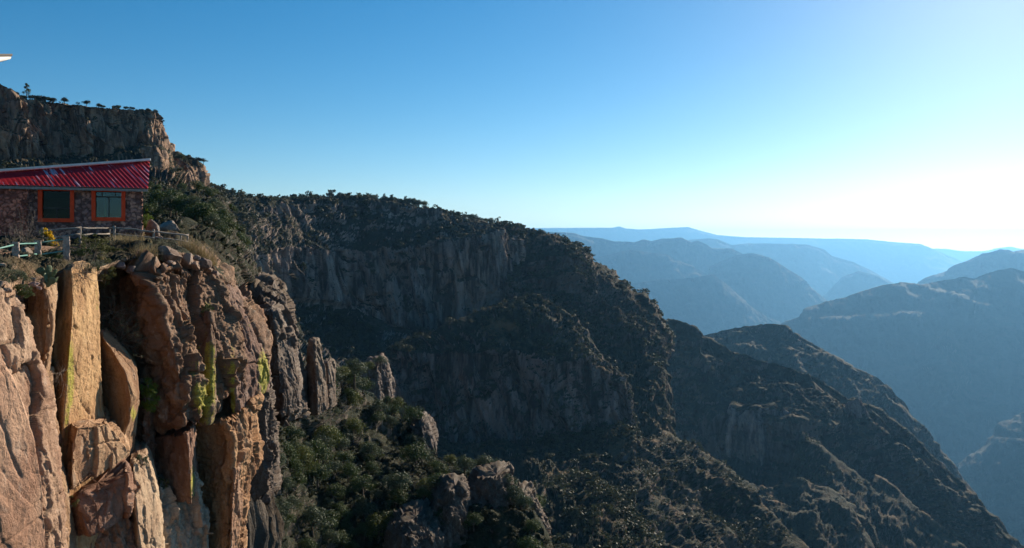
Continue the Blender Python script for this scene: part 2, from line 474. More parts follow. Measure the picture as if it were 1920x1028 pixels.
FARK = 1.6
def rangeloft(name, sky, d, foot_y, label, S, seed, cap=0, fdist=.80, nu=420, amp=(1, 1), gully=.14, mat=None):
    d = d * FARK; S = S * FARK; flatcap = cap; cap = cap or 3
    c = [(x, y, d) for x, y in sky]
    rows = [(back_of(c, 1.05, 110), 6, 0), (c, 10 if flatcap else 5, .8 if flatcap else .1)]
    if cap: rows.append(([(x, y + cap, d * .995) for x, y in sky], 40, .05))
    rows.append(([(x, y + (foot_y - y) * .45, d * (1 - (1 - fdist) * .5)) for x, y in sky], 50, .1))
    rows.append(([(x, foot_y, d * fdist) for x, y in sky], 1, 0))
    return loft(name, rows, nu, S, mat or M_FAR, label, 'mountain', amp, seed, .38, .002, gully, None, .25)

rangeloft('mesa', [(1500, 458), (1600, 457), (1690, 456), (1725, 460), (1745, 466), (1775, 467), (1800, 471), (1845, 472), (1868, 466), (1895, 463), (1915, 467), (1940, 466), (2100, 462)], 26000, 560,
          'palest flat mesa on the horizon under the bright sky', 1500, 1, fdist=.9, nu=260, amp=(.3, .12), gully=.03)
rangeloft('mesa', [(900, 430), (990, 428), (1150, 427), (1160, 424), (1172, 428), (1200, 430), (1250, 428), (1272, 427), (1290, 426), (1312, 433), (1345, 441), (1400, 445), (1520, 447), (1625, 449), (1680, 455), (1725, 458), (1760, 472), (1790, 484), (1830, 505), (1860, 530)], 20000, 640,
          'long pale blue mesa with a flat rim below the skyline', 1100, 2, cap=5, nu=520, amp=(.25, .22), gully=.06)
rangeloft('canyon_ridge', [(1240, 455), (1330, 447), (1345, 449), (1372, 460), (1400, 457), (1450, 457), (1510, 459), (1545, 468), (1560, 480), (1600, 492), (1640, 512), (1690, 540), (1740, 575)], 13500, 700,
          'light blue ridge stepping down to the right before the pale mesa', 800, 3, cap=6, nu=420, amp=(.35, .3), gully=.10)
rangeloft('canyon_ridge', [(960, 432), (1010, 434), (1075, 438), (1095, 444), (1130, 447), (1150, 452), (1190, 454), (1205, 449), (1222, 452), (1240, 447), (1278, 446), (1296, 455), (1307, 451), (1325, 458), (1335, 467), (1372, 466), (1392, 475), (1400, 490), (1440, 505), (1470, 540), (1540, 590), (1600, 640)], 9500, 760,
          'knobbly blue ridge of buttes facing the near dark hillside', 620, 4, cap=9, nu=600, amp=(.5, .42), gully=.14)
rangeloft('canyon_ridge', [(1110, 540), (1180, 532), (1240, 525), (1310, 519), (1335, 516), (1352, 526), (1375, 545), (1400, 572), (1440, 596), (1480, 612), (1530, 650)], 7300, 800,
          'dim blue spur with one pale sunlit edge low in the hazy canyon', 420, 5, cap=6, nu=420, amp=(.4, .4), gully=.14)
rangeloft('canyon_ridge', [(1680, 560), (1722, 527), (1750, 516), (1775, 510), (1800, 494), (1838, 474), (1875, 469), (1900, 476), (1935, 470), (2100, 455)], 7800, 720,
          'smooth blue ridge topped by a blunt summit, behind the darker right ridge', 560, 6, nu=320, amp=(.3, .35), gully=.10)
rangeloft('canyon_ridge', [(1380, 660), (1440, 622), (1475, 605), (1505, 596), (1512, 580), (1530, 575), (1545, 570), (1600, 552), (1630, 543), (1660, 534), (1690, 529), (1725, 536), (1760, 526), (1800, 518), (1825, 521), (1842, 513), (1870, 506), (1895, 502), (1930, 512), (2100, 490)], 5000, 1010,
          'big dark blue ridge climbing to the right out of the hazy valley', 520, 7, fdist=.60, nu=620, amp=(.35, .32), gully=.09)
rangeloft('canyon_spur', [(1740, 920), (1790, 884), (1810, 868), (1850, 832), (1870, 800), (1900, 782), (1930, 772), (2100, 720)], 3100, 1250,
          'dark hazy spur with pale ribs rising at the lower right edge', 260, 8, fdist=.66, nu=300, amp=(.35, .35), gully=.12)

rangeloft('canyon_spur', [(1640, 800), (1690, 712), (1742, 655), (1762, 628), (1776, 614), (1790, 624), (1812, 655), (1835, 700), (1880, 770), (1940, 830)], 4300, 1080,
          'dim blue spur with a pointed top low on the big dark blue ridge', 330, 9, fdist=.7, nu=320, amp=(.4, .4), gully=.14)
rangeloft('canyon_ridge', [(1330, 500), (1380, 478), (1410, 474), (1440, 482), (1470, 500), (1500, 520), (1540, 560), (1600, 610)], 8600, 760,
          'pale blue ridge falling to the right behind the dim spur', 420, 10, cap=5, nu=320, amp=(.45, .42), gully=.14)
rangeloft('canyon_ridge', [(1060, 500), (1120, 482), (1180, 470), (1250, 478), (1300, 500), (1350, 530), (1390, 560), (1450, 610)], 8500, 760,
          'low blue ridge in front of the knobbly buttes', 420, 12, cap=5, nu=320, amp=(.45, .42), gully=.14)
rangeloft('canyon_ridge', [(1540, 560), (1580, 520), (1610, 508), (1640, 515), (1670, 530), (1720, 560)], 11000, 760,
          'faint pale blue shoulder between the blue ridges', 420, 13, cap=5, nu=260, amp=(.4, .4), gully=.12)

# ------------------------------------------------------------------ right-hand ridges (1 to 2.6 km)
def ridge(name, rows, nu, S, mat, label, seed, amp=(1, 1), gully=.1, vegbias=0.05, soft=.006, strata=.35):
    c = rows[0][0]
    return loft(name, [(back_of(c, 1.10, 55), 8, 0)] + rows, nu, S, mat, label, 'hill', amp, seed, vegbias, soft, gully, None, strata)

ridge('canyon_ridge', [
    ([(1280, 640, 2500), (1330, 625, 2450), (1385, 617, 2400), (1440, 609, 2350), (1474, 611, 2300), (1484, 622, 2260), (1540, 655, 2230), (1600, 690, 2200), (1640, 705, 2200), (1662, 722, 2180), (1695, 752, 2150), (1712, 790, 2150), (1750, 830, 2120), (1790, 880, 2100), (1830, 930, 2080)], 10, .9),
    ([(1280, 652, 2480), (1330, 637, 2430), (1385, 634, 2380), (1440, 630, 2330), (1474, 634, 2280), (1490, 638, 2250), (1545, 668, 2210), (1600, 700, 2190), (1640, 716, 2180), (1662, 735, 2160), (1695, 766, 2130), (1712, 800, 2130), (1750, 840, 2110), (1790, 892, 2080), (1830, 940, 2060)], 70, .08),
    ([(1180, 760, 2000), (1280, 780, 1950), (1400, 800, 1900), (1500, 850, 1860), (1600, 900, 1850), (1700, 960, 1850), (1780, 1010, 1850)], 20, 0),
    ([(1180, 1000, 1600), (1400, 1100, 1600), (1600, 1200, 1600), (1800, 1300, 1600)], 1, 0)],
    460, 130, M_RIDGE, 'brown ridge with a flat dark cap standing against the hazy valley', 21, (.7, .55), .2)

ridge('canyon_ridge', [
    ([(1120, 620, 1450), (1180, 612, 1430), (1215, 607, 1420), (1262, 599, 1400), (1285, 606, 1390), (1310, 622, 1380), (1335, 641, 1370), (1380, 662, 1350), (1430, 678, 1330), (1480, 690, 1310), (1530, 714, 1300), (1568, 738, 1290), (1588, 752, 1285), (1640, 768, 1270), (1690, 800, 1260), (1740, 850, 1240), (1790, 898, 1220), (1840, 950, 1200), (1890, 1000, 1180), (1940, 1050, 1170)], 14, .55),
    ([(1120, 650, 1420), (1180, 645, 1400), (1262, 640, 1370), (1310, 665, 1350), (1380, 700, 1320), (1430, 715, 1290), (1480, 730, 1270), (1530, 755, 1265), (1570, 775, 1260), (1640, 805, 1240), (1690, 840, 1225), (1740, 885, 1210), (1790, 930, 1190), (1840, 980, 1170), (1890, 1035, 1150), (1930, 1080, 1140)], 50, .10),
    ([(1100, 740, 1290), (1200, 745, 1270), (1300, 770, 1240), (1370, 800, 1190), (1430, 790, 1170), (1500, 790, 1170), (1530, 830, 1180), (1600, 890, 1170), (1680, 950, 1150), (1760, 1010, 1130), (1850, 1080, 1110)], 34, .35),
    ([(1100, 800, 1240), (1200, 830, 1220), (1300, 850, 1200), (1370, 870, 1175), (1430, 885, 1155), (1500, 880, 1155), (1540, 900, 1150), (1600, 960, 1130), (1680, 1020, 1110), (1760, 1080, 1090), (1850, 1150, 1070)], 40, .05),
    ([(1060, 960, 1000), (1200, 980, 980), (1350, 1010, 960), (1500, 1080, 960), (1700, 1200, 950), (1850, 1260, 950)], 1, 0)],
    760, 100, M_RIDGE, 'broken brown ridge running down to the lower right corner', 22, (.9, .6), .2)

for rows, lab, sd in (
    ([(752, 1590, 1240, 1598, 1236, 1612, 1240), (770, 1586, 1240, 1604, 1232, 1622, 1240), (815, 1572, 1236, 1606, 1228, 1640, 1236)], 'tall rust rock spire on the brown ridge', 31),
    ([(762, 1571, 1250, 1576, 1247, 1581, 1250), (778, 1566, 1250, 1577, 1245, 1588, 1250), (810, 1558, 1246, 1580, 1240, 1598, 1246)], 'short rust rock spire left of the tall spire', 32)):
    buttress('rock_spire', rows, M_RUST, lab, (.3, .2, .15), sd, 18, 60, 70, .8, 7, None, False, 'structure', 'rock')

buttress('canyon_cliff', [(768, 1372, 1180, 1410, 1172, 1468, 1190), (795, 1366, 1175, 1420, 1160, 1490, 1185), (850, 1362, 1170, 1430, 1152, 1506, 1180), (890, 1360, 1165, 1430, 1148, 1510, 1175), (930, 1350, 1160, 1430, 1140, 1520, 1170)],
         M_RUST, 'square rust red cliff with a flat face in the brown ridge', (.3, .2, .15), 33, 60, 160, 180, .6, 26, dome=.05)

# lower foreground-right spurs
ridge('canyon_spur', [
    ([(1160, 770, 760), (1192, 792, 760), (1250, 822, 750), (1290, 838, 745), (1335, 858, 735), (1372, 884, 720), (1420, 925, 700), (1440, 960, 690), (1490, 1000, 680), (1530, 1050, 660), (1580, 1110, 650)], 16, .35),
    ([(1130, 830, 700), (1192, 850, 700), (1250, 870, 700), (1290, 890, 690), (1335, 920, 680), (1372, 950, 670), (1400, 1000, 650), (1440, 1060, 630), (1490, 1120, 620)], 50, .1),
    ([(900, 900, 560), (1000, 930, 560), (1100, 980, 560), (1200, 1020, 560), (1300, 1080, 560), (1400, 1180, 560)], 20, .1),
    ([(850, 1100, 420), (1000, 1150, 420), (1150, 1200, 420), (1300, 1300, 420), (1400, 1350, 420)], 1, 0)],
    480, 55, M_RIDGE, 'dark spur with pale rock along its crest below the second cliff', 23, (.9, .9), .12)
ridge('canyon_spur', [
    ([(1380, 900, 1040), (1440, 915, 1030), (1500, 900, 1030), (1560, 925, 1020), (1600, 950, 1010), (1610, 985, 1000), (1630, 1010, 990), (1660, 1060, 980)], 20, .6),
    ([(1380, 950, 980), (1440, 960, 970), (1500, 965, 960), (1560, 985, 950), (1590, 1010, 940), (1620, 1060, 930), (1640, 1120, 920)], 40, .1),
    ([(1360, 1150, 800), (1440, 1150, 800), (1500, 1150, 800), (1560, 1160, 800), (1640, 1260, 800)], 1, 0)],
    260, 60, M_RIDGE, 'rounded dark spur low between the two brown ridges', 24, (.9, .9), .12)
ridge('canyon_spur', [
    ([(1040, 905, 470), (1085, 893, 470), (1110, 900, 465), (1150, 925, 460), (1175, 945, 455), (1190, 975, 450), (1220, 1010, 440), (1250, 1060, 430)], 16, .45),
    ([(1020, 950, 430), (1085, 945, 430), (1130, 960, 425), (1160, 985, 420), (1180, 1020, 410), (1200, 1070, 400)], 40, .35),
    ([(1000, 1100, 360), (1085, 1100, 360), (1150, 1120, 350), (1200, 1180, 340)], 1, 0)],
    240, 30, M_RIDGE, 'small bushy knoll in the dark gully under the second cliff', 25, (.9, .9), .08)
ridge('canyon_spur', [
    ([(1500, 815, 1120), (1545, 850, 1110), (1600, 885, 1095), (1632, 905, 1085), (1655, 945, 1070), (1700, 1000, 1050), (1740, 1050, 1030)], 16, .15),
    ([(1470, 900, 1060), (1540, 930, 1040), (1600, 975, 1020), (1650, 1040, 1000), (1700, 1100, 980)], 40, .1),
    ([(1440, 1060, 900), (1540, 1100, 900), (1650, 1200, 900)], 1, 0)],
    240, 55, M_RIDGE, 'thin dark rib descending from the square rust red cliff', 26, (.8, .8), .12)
ridge('canyon_spur', [
    ([(1640, 890, 1115), (1680, 915, 1105), (1720, 950, 1092), (1765, 985, 1075), (1800, 1015, 1065), (1850, 1060, 1050)], 16, .15),
    ([(1620, 950, 1060), (1690, 1000, 1040), (1760, 1060, 1020), (1810, 1110, 1000)], 40, .1),
    ([(1600, 1150, 900), (1760, 1250, 900)], 1, 0)],
    240, 55, M_RIDGE, 'thin dark rib between the square cliff and the lower right corner', 27, (.8, .8), .12)

# ------------------------------------------------------------------ the big dark cliff across the gully
crest = [(330, 350, 560), (390, 350, 600), (430, 364, 660), (480, 374, 720), (560, 376, 800), (650, 374, 850), (740, 377, 880), (790, 386, 890), (850, 401, 900), (930, 418, 910), (985, 430, 915), (1060, 450, 930), (1090, 462, 935), (1108, 478, 940), (1112, 490, 940), (1140, 505, 945), (1165, 525, 950), (1195, 548, 955), (1216, 555, 960), (1228, 572, 960), (1240, 600, 955), (1255, 640, 940)]
cr1 = crest[:11]
loft('canyon_wall', [
    (back_of(cr1, 1.25, 20), 8, 0), (cr1, 10, .05),
    ([(330, 362, 550), (390, 364, 590), (430, 376, 640), (480, 386, 700), (560, 386, 780), (650, 386, 830), (740, 390, 858), (790, 388, 868), (830, 390, 872), (850, 410, 880), (930, 424, 895), (985, 436, 905)], 16, .75),
    ([(330, 390, 540), (390, 400, 570), (430, 405, 630), (480, 410, 690), (560, 408, 772), (650, 404, 824), (740, 408, 850), (790, 420, 858), (830, 422, 862), (850, 425, 866), (930, 430, 885), (985, 442, 895)], 40, .22),
    ([(340, 470, 470), (400, 472, 500), (440, 478, 600), (480, 478, 660), (560, 468, 735), (650, 470, 785), (740, 470, 808), (790, 462, 814), (830, 455, 820), (900, 438, 830), (940, 430, 845), (985, 450, 880)], 80, 1.0),
    ([(340, 560, 440), (400, 560, 470), (440, 552, 585), (480, 552, 645), (560, 562, 722), (650, 574, 772), (740, 612, 790), (790, 624, 796), (830, 622, 805), (900, 590, 818), (940, 572, 835), (985, 560, 870)], 60, .1),
    ([(340, 680, 360), (440, 680, 440), (560, 700, 560), (650, 730, 620), (740, 745, 690), (830, 720, 740), (900, 680, 800), (985, 650, 850)], 30, .1),
    ([(340, 900, 300), (560, 900, 440), (700, 960, 540), (760, 960, 620), (900, 960, 740), (985, 900, 820)], 1, 0)],
    760, 46, M_MID, 'broad shaded grey cliff across the gully with dark vertical stains', 'cliff', (1, .8), 41, .22, .004, 0.0, lambda px: sm(435, 545, px), .5)
cr2 = crest[9:]
loft('hillside', [
    (back_of(cr2, 1.16, 40), 8, 0), (cr2, 14, .35),
    ([(945, 440, 890), (985, 452, 892), (1060, 478, 900), (1100, 510, 905), (1140, 535, 905), (1175, 560, 910), (1205, 580, 915), (1228, 600, 915), (1250, 660, 910)], 60, .08),
    ([(945, 560, 840), (1000, 570, 840), (1060, 585, 845), (1120, 605, 850), (1170, 620, 855), (1210, 630, 860), (1250, 690, 860)], 30, .35),
    ([(945, 640, 800), (1000, 650, 800), (1060, 665, 800), (1120, 690, 800), (1170, 700, 800), (1210, 720, 800), (1260, 780, 800)], 40, .1),
    ([(945, 800, 700), (1060, 850, 700), (1170, 880, 700), (1260, 960, 700)], 1, 0)],
    420, 50, M_RIDGE, 'green bushy hillside running down right of the shaded cliff, with russet patches', 'hill', (1, .8), 42, .12, .004, .06, None, .8)
loft('canyon_wall', [
    ([(660, 700, 780), (780, 690, 780), (900, 660, 790), (1000, 640, 800), (1090, 680, 800), (1150, 760, 790), (1210, 860, 780)], 8, 0),
    ([(670, 690, 680), (740, 660, 700), (830, 615, 720), (880, 590, 735), (940, 565, 745), (1000, 548, 750), (1040, 572, 745), (1080, 598, 740), (1100, 622, 735), (1120, 655, 728), (1160, 705, 720), (1182, 742, 715), (1194, 795, 705)], 40, .1),
    ([(670, 700, 650), (740, 668, 668), (800, 662, 672), (870, 662, 672), (950, 668, 676), (1040, 675, 684), (1100, 672, 690), (1130, 690, 694), (1160, 722, 696), (1180, 756, 696), (1192, 800, 690)], 90, 1.0),
    ([(670, 760, 630), (740, 778, 645), (800, 810, 648), (870, 842, 650), (950, 834, 655), (1040, 815, 662), (1100, 812, 668), (1150, 808, 676), (1192, 812, 680)], 50, .1),
    ([(660, 860, 480), (780, 900, 500), (900, 930, 520), (1000, 940, 530), (1100, 930, 560), (1190, 900, 600)], 30, .1),
    ([(640, 1080, 380), (800, 1100, 390), (1000, 1150, 400), (1190, 1150, 430)], 1, 0)],
    640, 42, M_RUST, 'second shaded cliff on the bushy terrace below the broad grey cliff', 'cliff', (1, .9), 43, .22, .004)

# ------------------------------------------------------------------ upper left cliff above the house
loft('upper_cliff', [
    ([(-120, 240, 560), (0, 235, 590), (60, 250, 620), (200, 260, 640), (290, 262, 640), (310, 265, 650), (312, 270, 660)], 8, 0),
    ([(-120, 120, 432), (-30, 135, 452), (0, 153, 458), (18, 168, 462), (36, 186, 466), (60, 187, 472), (120, 192, 486), (160, 197, 494), (205, 203, 506), (285, 209, 524), (299, 214, 532), (303, 222, 548), (304, 240, 610)], 90, 1.0),
    ([(-120, 300, 422), (0, 308, 448), (40, 300, 456), (110, 300, 474), (160, 292, 486), (205, 296, 498), (270, 290, 514), (312, 284, 524), (316, 290, 545), (317, 300, 610)], 24, .25),
    ([(-120, 345, 370), (0, 345, 380), (110, 340, 390), (205, 330, 400), (280, 325, 430), (320, 320, 480), (350, 320, 560)], 20, .05),
    ([(-120, 420, 200), (0, 420, 200), (110, 418, 200), (205, 415, 200), (300, 412, 220), (350, 410, 300)], 1, 0)],
    620, 30, M_TOP, 'high brown cliff with a flat top and small trees, above the red roof', 'cliff', (1.35, .8), 51, 0.0, .004)
buttress('rock_buttress', [(276, 268, 470, 292, 464, 312, 480), (300, 276, 468, 298, 460, 315, 478), (345, 280, 464, 300, 457, 314, 475), (385, 288, 460, 303, 454, 311, 470), (420, 280, 455, 300, 450, 316, 465)],
         M_TOP, 'narrow brown rock prow dropping right behind the roof end', (.3, .23, .17), 52, 40, 180, 150, .55, 9, None, False, 'structure', 'cliff')
buttress('rock_buttress', [(290, 300, 560, 318, 552, 345, 570), (304, 312, 545, 350, 535, 383, 550), (325, 314, 540, 352, 528, 388, 548), (352, 316, 535, 356, 524, 388, 546), (380, 316, 525, 358, 518, 392, 540)],
         M_TOP, 'squat brown rock block on the skyline right of the high cliff', (.3, .23, .17), 53, 50, 120, 150, .6, 10, None, False, 'structure', 'cliff')

# slope with dark oaks right of the house
loft('hillside', [
    ([(230, 400, 330), (390, 400, 330), (440, 440, 280), (480, 520, 240)], 8, 0),
    ([(230, 352, 250), (330, 353, 250), (392, 353, 250), (420, 376, 220), (440, 410, 190), (455, 455, 160), (462, 480, 140), (470, 520, 120)], 50, .12),
    ([(230, 400, 150), (330, 405, 145), (390, 418, 138), (425, 450, 126), (448, 488, 112), (478, 536, 105)], 50, .12),
    ([(230, 442, 80), (340, 450, 80), (395, 468, 84), (425, 500, 88), (445, 524, 92), (490, 545, 97)], 30, .12),
    ([(230, 520, 58), (360, 540, 58), (430, 570, 74), (470, 620, 84), (510, 660, 88)], 20, .25),
    ([(230, 1500, 58), (360, 1500, 58), (430, 1500, 70), (510, 1500, 82)], 1, 0)],
    320, 14, M_NEAR, 'steep rocky slope of dark oaks between the house and the shaded cliff', 'hill', (.6, .7), 61, .16, .006)
# bushy slope below the foreground cliff
near_crest = [(540, 690, 150), (600, 700, 165), (640, 715, 178), (690, 738, 190), (740, 770, 192), (790, 808, 190), (818, 845, 182), (850, 878, 172), (905, 895, 166), (955, 905, 160), (985, 935, 152), (1012, 985, 146), (1040, 1040, 140), (1070, 1120, 134)]
loft('hillside', [
    (back_of(near_crest, 1.2, 120), 10, 0), (near_crest, 50, .1),
    ([(410, 740, 112), (490, 760, 130), (560, 800, 150), (640, 850, 162), (720, 890, 160), (780, 930, 152), (850, 960, 146), (920, 985, 140), (980, 1060, 134), (1030, 1150, 128)], 50, .12),
    ([(350, 860, 92), (470, 900, 112), (540, 950, 128), (640, 1010, 138), (720, 1060, 136), (800, 1110, 130), (900, 1180, 124), (980, 1240, 120)], 30, .1),
    ([(320, 1040, 82), (460, 1080, 100), (540, 1150, 112), (640, 1220, 118), (800, 1330, 112), (960, 1450, 108)], 10, 0),
    ([(280, 1800, 76), (460, 1900, 92), (640, 2000, 108), (960, 2200, 100)], 1, 0)],
    380, 16, M_NEAR, 'steep bushy slope falling away right of the sunlit foreground cliff', 'hill', (.5, .7), 62, .35, .006)
NEAR = LAND['hillside.002']; OAKS = LAND['hillside.001']; GREEN = LAND['hillside']

# ------------------------------------------------------------------ rock ridge with pinnacles beyond the foreground cliff
def rocks(name, rows, label, seed, color=(.19, .15, .12), S=2.2, back=10, amp=.9, **k):
    return buttress(name, rows, ROCK, label, color, seed, back, None, 150, amp, S, **k)

rocks('rock_ridge', [(540, 436, 86, 476, 84, 510, 90), (556, 440, 85, 492, 82, 532, 88), (590, 446, 84, 506, 80, 544, 86), (630, 462, 84, 514, 79, 548, 85), (680, 470, 83, 520, 78, 554, 84), (730, 480, 82, 530, 77, 566, 83), (800, 490, 80, 534, 75, 574, 80)],
      'grey brown rock ridge with a ragged top beyond the sunlit cliff', 71, S=3.0, top_soil=True, amp=.7)
rocks('rock_ridge', [(590, 478, 78, 512, 76, 528, 79), (640, 482, 77, 520, 75, 540, 78), (690, 486, 76, 522, 74, 548, 77), (740, 490, 75, 530, 73, 560, 76), (780, 492, 75, 530, 73, 560, 76)],
      'lower rock rib leaning on the grey brown ridge', 72, S=2.2, amp=.6)
rocks('rock_pinnacle', [(641, 584, 92, 590, 91, 597, 93), (660, 581, 91, 590, 90, 602, 92), (690, 579, 91, 591, 89, 607, 91), (735, 574, 90, 594, 88, 612, 91), (770, 570, 90, 596, 88, 614, 91)],
      'tallest thin rock pinnacle at the right end of the ridge', 73, S=1.3, back=2.5, amp=.6, nu=90) if False else \
buttress('rock_pinnacle', [(643, 582, 86, 590, 85, 598, 87), (660, 579, 85, 590, 84, 603, 86), (690, 577, 85, 591, 83, 608, 85), (735, 572, 84, 594, 82, 613, 85), (780, 568, 84, 596, 82, 615, 85)],
         ROCK, 'tallest thin rock pinnacle at the right end of the ridge', (.21, .165, .125), 73, 2.2, 90, 90, .5, 1.2)
buttress('rock_pinnacle', [(684, 606, 91, 614, 90, 626, 92), (705, 606, 90, 616, 89, 628, 91), (740, 605, 90, 617, 88, 628, 91), (770, 604, 90, 617, 88, 630, 91)],
         ROCK, 'short flat topped rock block right of the tallest pinnacle', (.20, .16, .125), 74, 2.5, 70, 90, .45, 1.2)
buttress('rock_pinnacle', [(728, 550, 84, 560, 83, 570, 85), (750, 548, 84, 560, 82, 571, 84), (790, 546, 83, 560, 82, 572, 84)],
         ROCK, 'small square rock stub below the pinnacles among dark trees', (.20, .16, .125), 75, 2.5, 60, 80, .45, 1.2)
rocks('rock_knob', [(476, 418, 96, 440, 94, 452, 98), (490, 416, 95, 444, 93, 458, 97), (515, 416, 94, 446, 92, 460, 96), (540, 414, 93, 446, 91, 462, 95)],
      'rounded grey rock knob on the slope right of the dry grass', 76, (.22, .18, .15), S=1.3, amp=.5, back=8, top_soil=True)
rocks('rock_knob', [(686, 688, 250, 706, 246, 722, 252), (710, 684, 250, 708, 244, 730, 251), (745, 676, 248, 710, 242, 736, 250), (790, 670, 246, 706, 240, 740, 248)],
      'dark rock knob with a pale right edge above the bushy crest', 77, (.17, .135, .115), S=3, back=16)
rocks('rock_knob', [(803, 774, 186, 792, 183, 800, 188), (822, 770, 185, 794, 181, 812, 186), (850, 766, 184, 794, 180, 818, 185), (885, 764, 182, 794, 178, 816, 184)],
      'dark rock shoulder on the crest of the bushy slope', 78, (.16, .13, .11), S=2.2, back=12)
for rows, lab, sd, S_ in (
    ([(905, 895, 150, 930, 147, 956, 152), (930, 880, 149, 930, 145, 960, 150), (970, 868, 147, 926, 142, 966, 148), (1028, 858, 145, 922, 140, 984, 146), (1100, 850, 142, 920, 138, 1000, 144)],
     'blocky grey outcrop with upright slabs at the foot of the bushy slope', 81, 3.0),
    ([(942, 966, 150, 978, 148, 992, 151), (970, 960, 148, 980, 145, 1008, 149), (1010, 956, 146, 984, 143, 1024, 147), (1080, 950, 144, 984, 140, 1040, 145)],
     'bushy rock shoulder right of the blocky grey outcrop', 82, 2.6),
    ([(925, 830, 142, 850, 140, 872, 143), (960, 812, 141, 846, 137, 878, 142), (1028, 800, 138, 842, 134, 886, 139), (1090, 790, 136, 842, 132, 886, 137)],
     'grey slab outcrop left of the blocky outcrop', 83, 2.6),
    ([(985, 752, 134, 775, 132, 800, 136), (1005, 738, 133, 772, 130, 815, 134), (1028, 728, 132, 770, 128, 830, 133), (1090, 720, 130, 770, 126, 835, 131)],
     'low pale outcrop at the bottom edge of the bushy slope', 84, 2.4),
    ([(700, 476, 62, 492, 61, 500, 63), (760, 476, 61, 496, 60, 506, 62), (830, 474, 60, 500, 59, 514, 61), (890, 472, 60, 502, 58, 522, 60), (940, 470, 60, 500, 58, 520, 60)],
     'thin dark rock fin close behind the sunlit cliff edge', 85, 1.8)):
    rocks('rock_outcrop', rows, lab, sd, (.15, .12, .10), S=S_ * .62, back=9, amp=.9, top_soil=True, tilt=3, dome=.05)

# ------------------------------------------------------------------ the sunlit foreground cliff, block by block
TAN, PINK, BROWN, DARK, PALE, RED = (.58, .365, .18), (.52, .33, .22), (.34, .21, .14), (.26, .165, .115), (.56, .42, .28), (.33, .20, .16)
def fg(rows, label, seed, color, S=1.0, amp=.55, back=5.0, nu=200, name='foreground_cliff', **k):
    return buttress(name, rows, ROCK, label, color, seed, back, None, nu, amp, S, **k)

# left slabs
fg([(655, -190, 15.5, -90, 16, -8, 17.2), (700, -190, 15.5, -80, 16, 12, 17.2), (760, -190, 15.5, -70, 16, 38, 17.4), (860, -190, 15.5, -60, 16, 66, 17.6), (960, -190, 15.5, -50, 16, 82, 17.7), (1060, -190, 15.4, -40, 16, 92, 17.8), (1400, -190, 15, -30, 15.8, 100, 18)],
   'smooth pink tan slab filling the lower left corner', 101, PINK, 1.6, .16, 4, 200, block=.5)
fg([(548, -150, 19, -60, 19.4, 8, 20.6), (585, -150, 19, -55, 19.4, 36, 21), (630, -150, 19, -45, 19.3, 55, 21.2), (680, -150, 19, -35, 19.2, 66, 21.4), (740, -150, 19, -20, 19.2, 80, 21.6), (860, -150, 19, 0, 19.2, 98, 21.8), (960, -150, 19, 20, 19.3, 112, 22), (1060, -150, 19, 30, 19.4, 124, 22.2), (1400, -150, 18.5, 40, 19.4, 130, 22.4)],
   'rough leaning slab with lumps along its top at the left edge', 102, (.46, .31, .21), 1.6, .5, 5, 240, top_soil=True, tilt=2.4, dome=.06)
# first column with cactus on top
fg([(536, 34, 26.6, 80, 25.8, 107, 27.2), (560, 36, 26.6, 86, 25.6, 108, 27.1), (610, 46, 26.5, 92, 25.4, 104, 26.4), (650, 54, 26.4, 90, 25.3, 100, 26.2), (690, 58, 26.4, 78, 25.3, 97, 26.8), (750, 66, 26.4, 74, 25.4, 94, 27), (820, 76, 26.4, 84, 25.5, 100, 27), (930, 92, 26.4, 104, 25.6, 130, 27.2), (1060, 100, 26.4, 112, 25.8, 146, 27.4), (1400, 100, 26, 112, 25.8, 150, 27.4)],
   'dark sided column with a thin sunlit edge and a cactus on top', 103, (.44, .29, .17), 1.0, .34, 3.5, 170, top_soil=True, block=.8)
# tall golden column
fg([(506, 102, 28.8, 132, 28.0, 180, 29.9), (540, 101, 28.8, 136, 27.9, 184, 29.9), (600, 98, 28.7, 135, 27.8, 186, 29.9), (660, 97, 28.6, 130, 27.7, 187, 29.9), (740, 93, 28.5, 122, 27.6, 188, 29.9), (800, 90, 28.4, 118, 27.5, 192, 29.9), (870, 90, 28.3, 112, 27.4, 224, 30.2), (960, 92, 28.3, 112, 27.4, 236, 30.4), (1060, 98, 28.3, 118, 27.4, 240, 30.4), (1400, 100, 28, 126, 27.4, 244, 30.4)],
   'tall smooth golden column glowing in the sun, streaked with yellow lichen', 104, TAN, 1.1, .27, 4, 220, lichen=[(132, 700, 9, 90, 1.0), (182, 570, 7, 120, .45), (126, 780, 8, 60, .8)], block=.6, top_soil=True)
# block leaning on its foot, cracked underneath
fg([(806, 132, 27.6, 146, 27.1, 204, 28.6), (835, 120, 27.6, 138, 27.0, 222, 28.9), (868, 116, 27.6, 134, 26.9, 240, 29.1), (892, 116, 27.6, 134, 26.9, 246, 29.2), (912, 118, 27.6, 136, 26.9, 244, 29.2)],
   'sunlit wedge block with a dark crack under it at the golden column foot', 105, (.52, .34, .20), 1.6, .26, 3, 180, block=.9, dome=.03, slant=(.15, -.26))
fg([(925, 134, 27.8, 148, 27.3, 240, 28.6), (955, 134, 27.7, 150, 27.2, 242, 28.6), (985, 140, 27.8, 160, 27.3, 238, 28.6), (1003, 146, 27.8, 170, 27.4, 234, 28.6)],
   'brown overhanging block below the dark crack', 106, (.33, .19, .13), 1.6, .28, 3, 180, block=.9, dome=.02, slant=(-.26, -.08))
fg([(1000, 130, 29.3, 170, 28.7, 262, 30.4), (1060, 130, 29.2, 175, 28.5, 276, 30.4), (1400, 130, 29, 175, 28.5, 280, 30.4)],
   'broken rock at the bottom edge below the brown overhang', 107, BROWN, 1.0, .7, 4, 170, tilt=3)
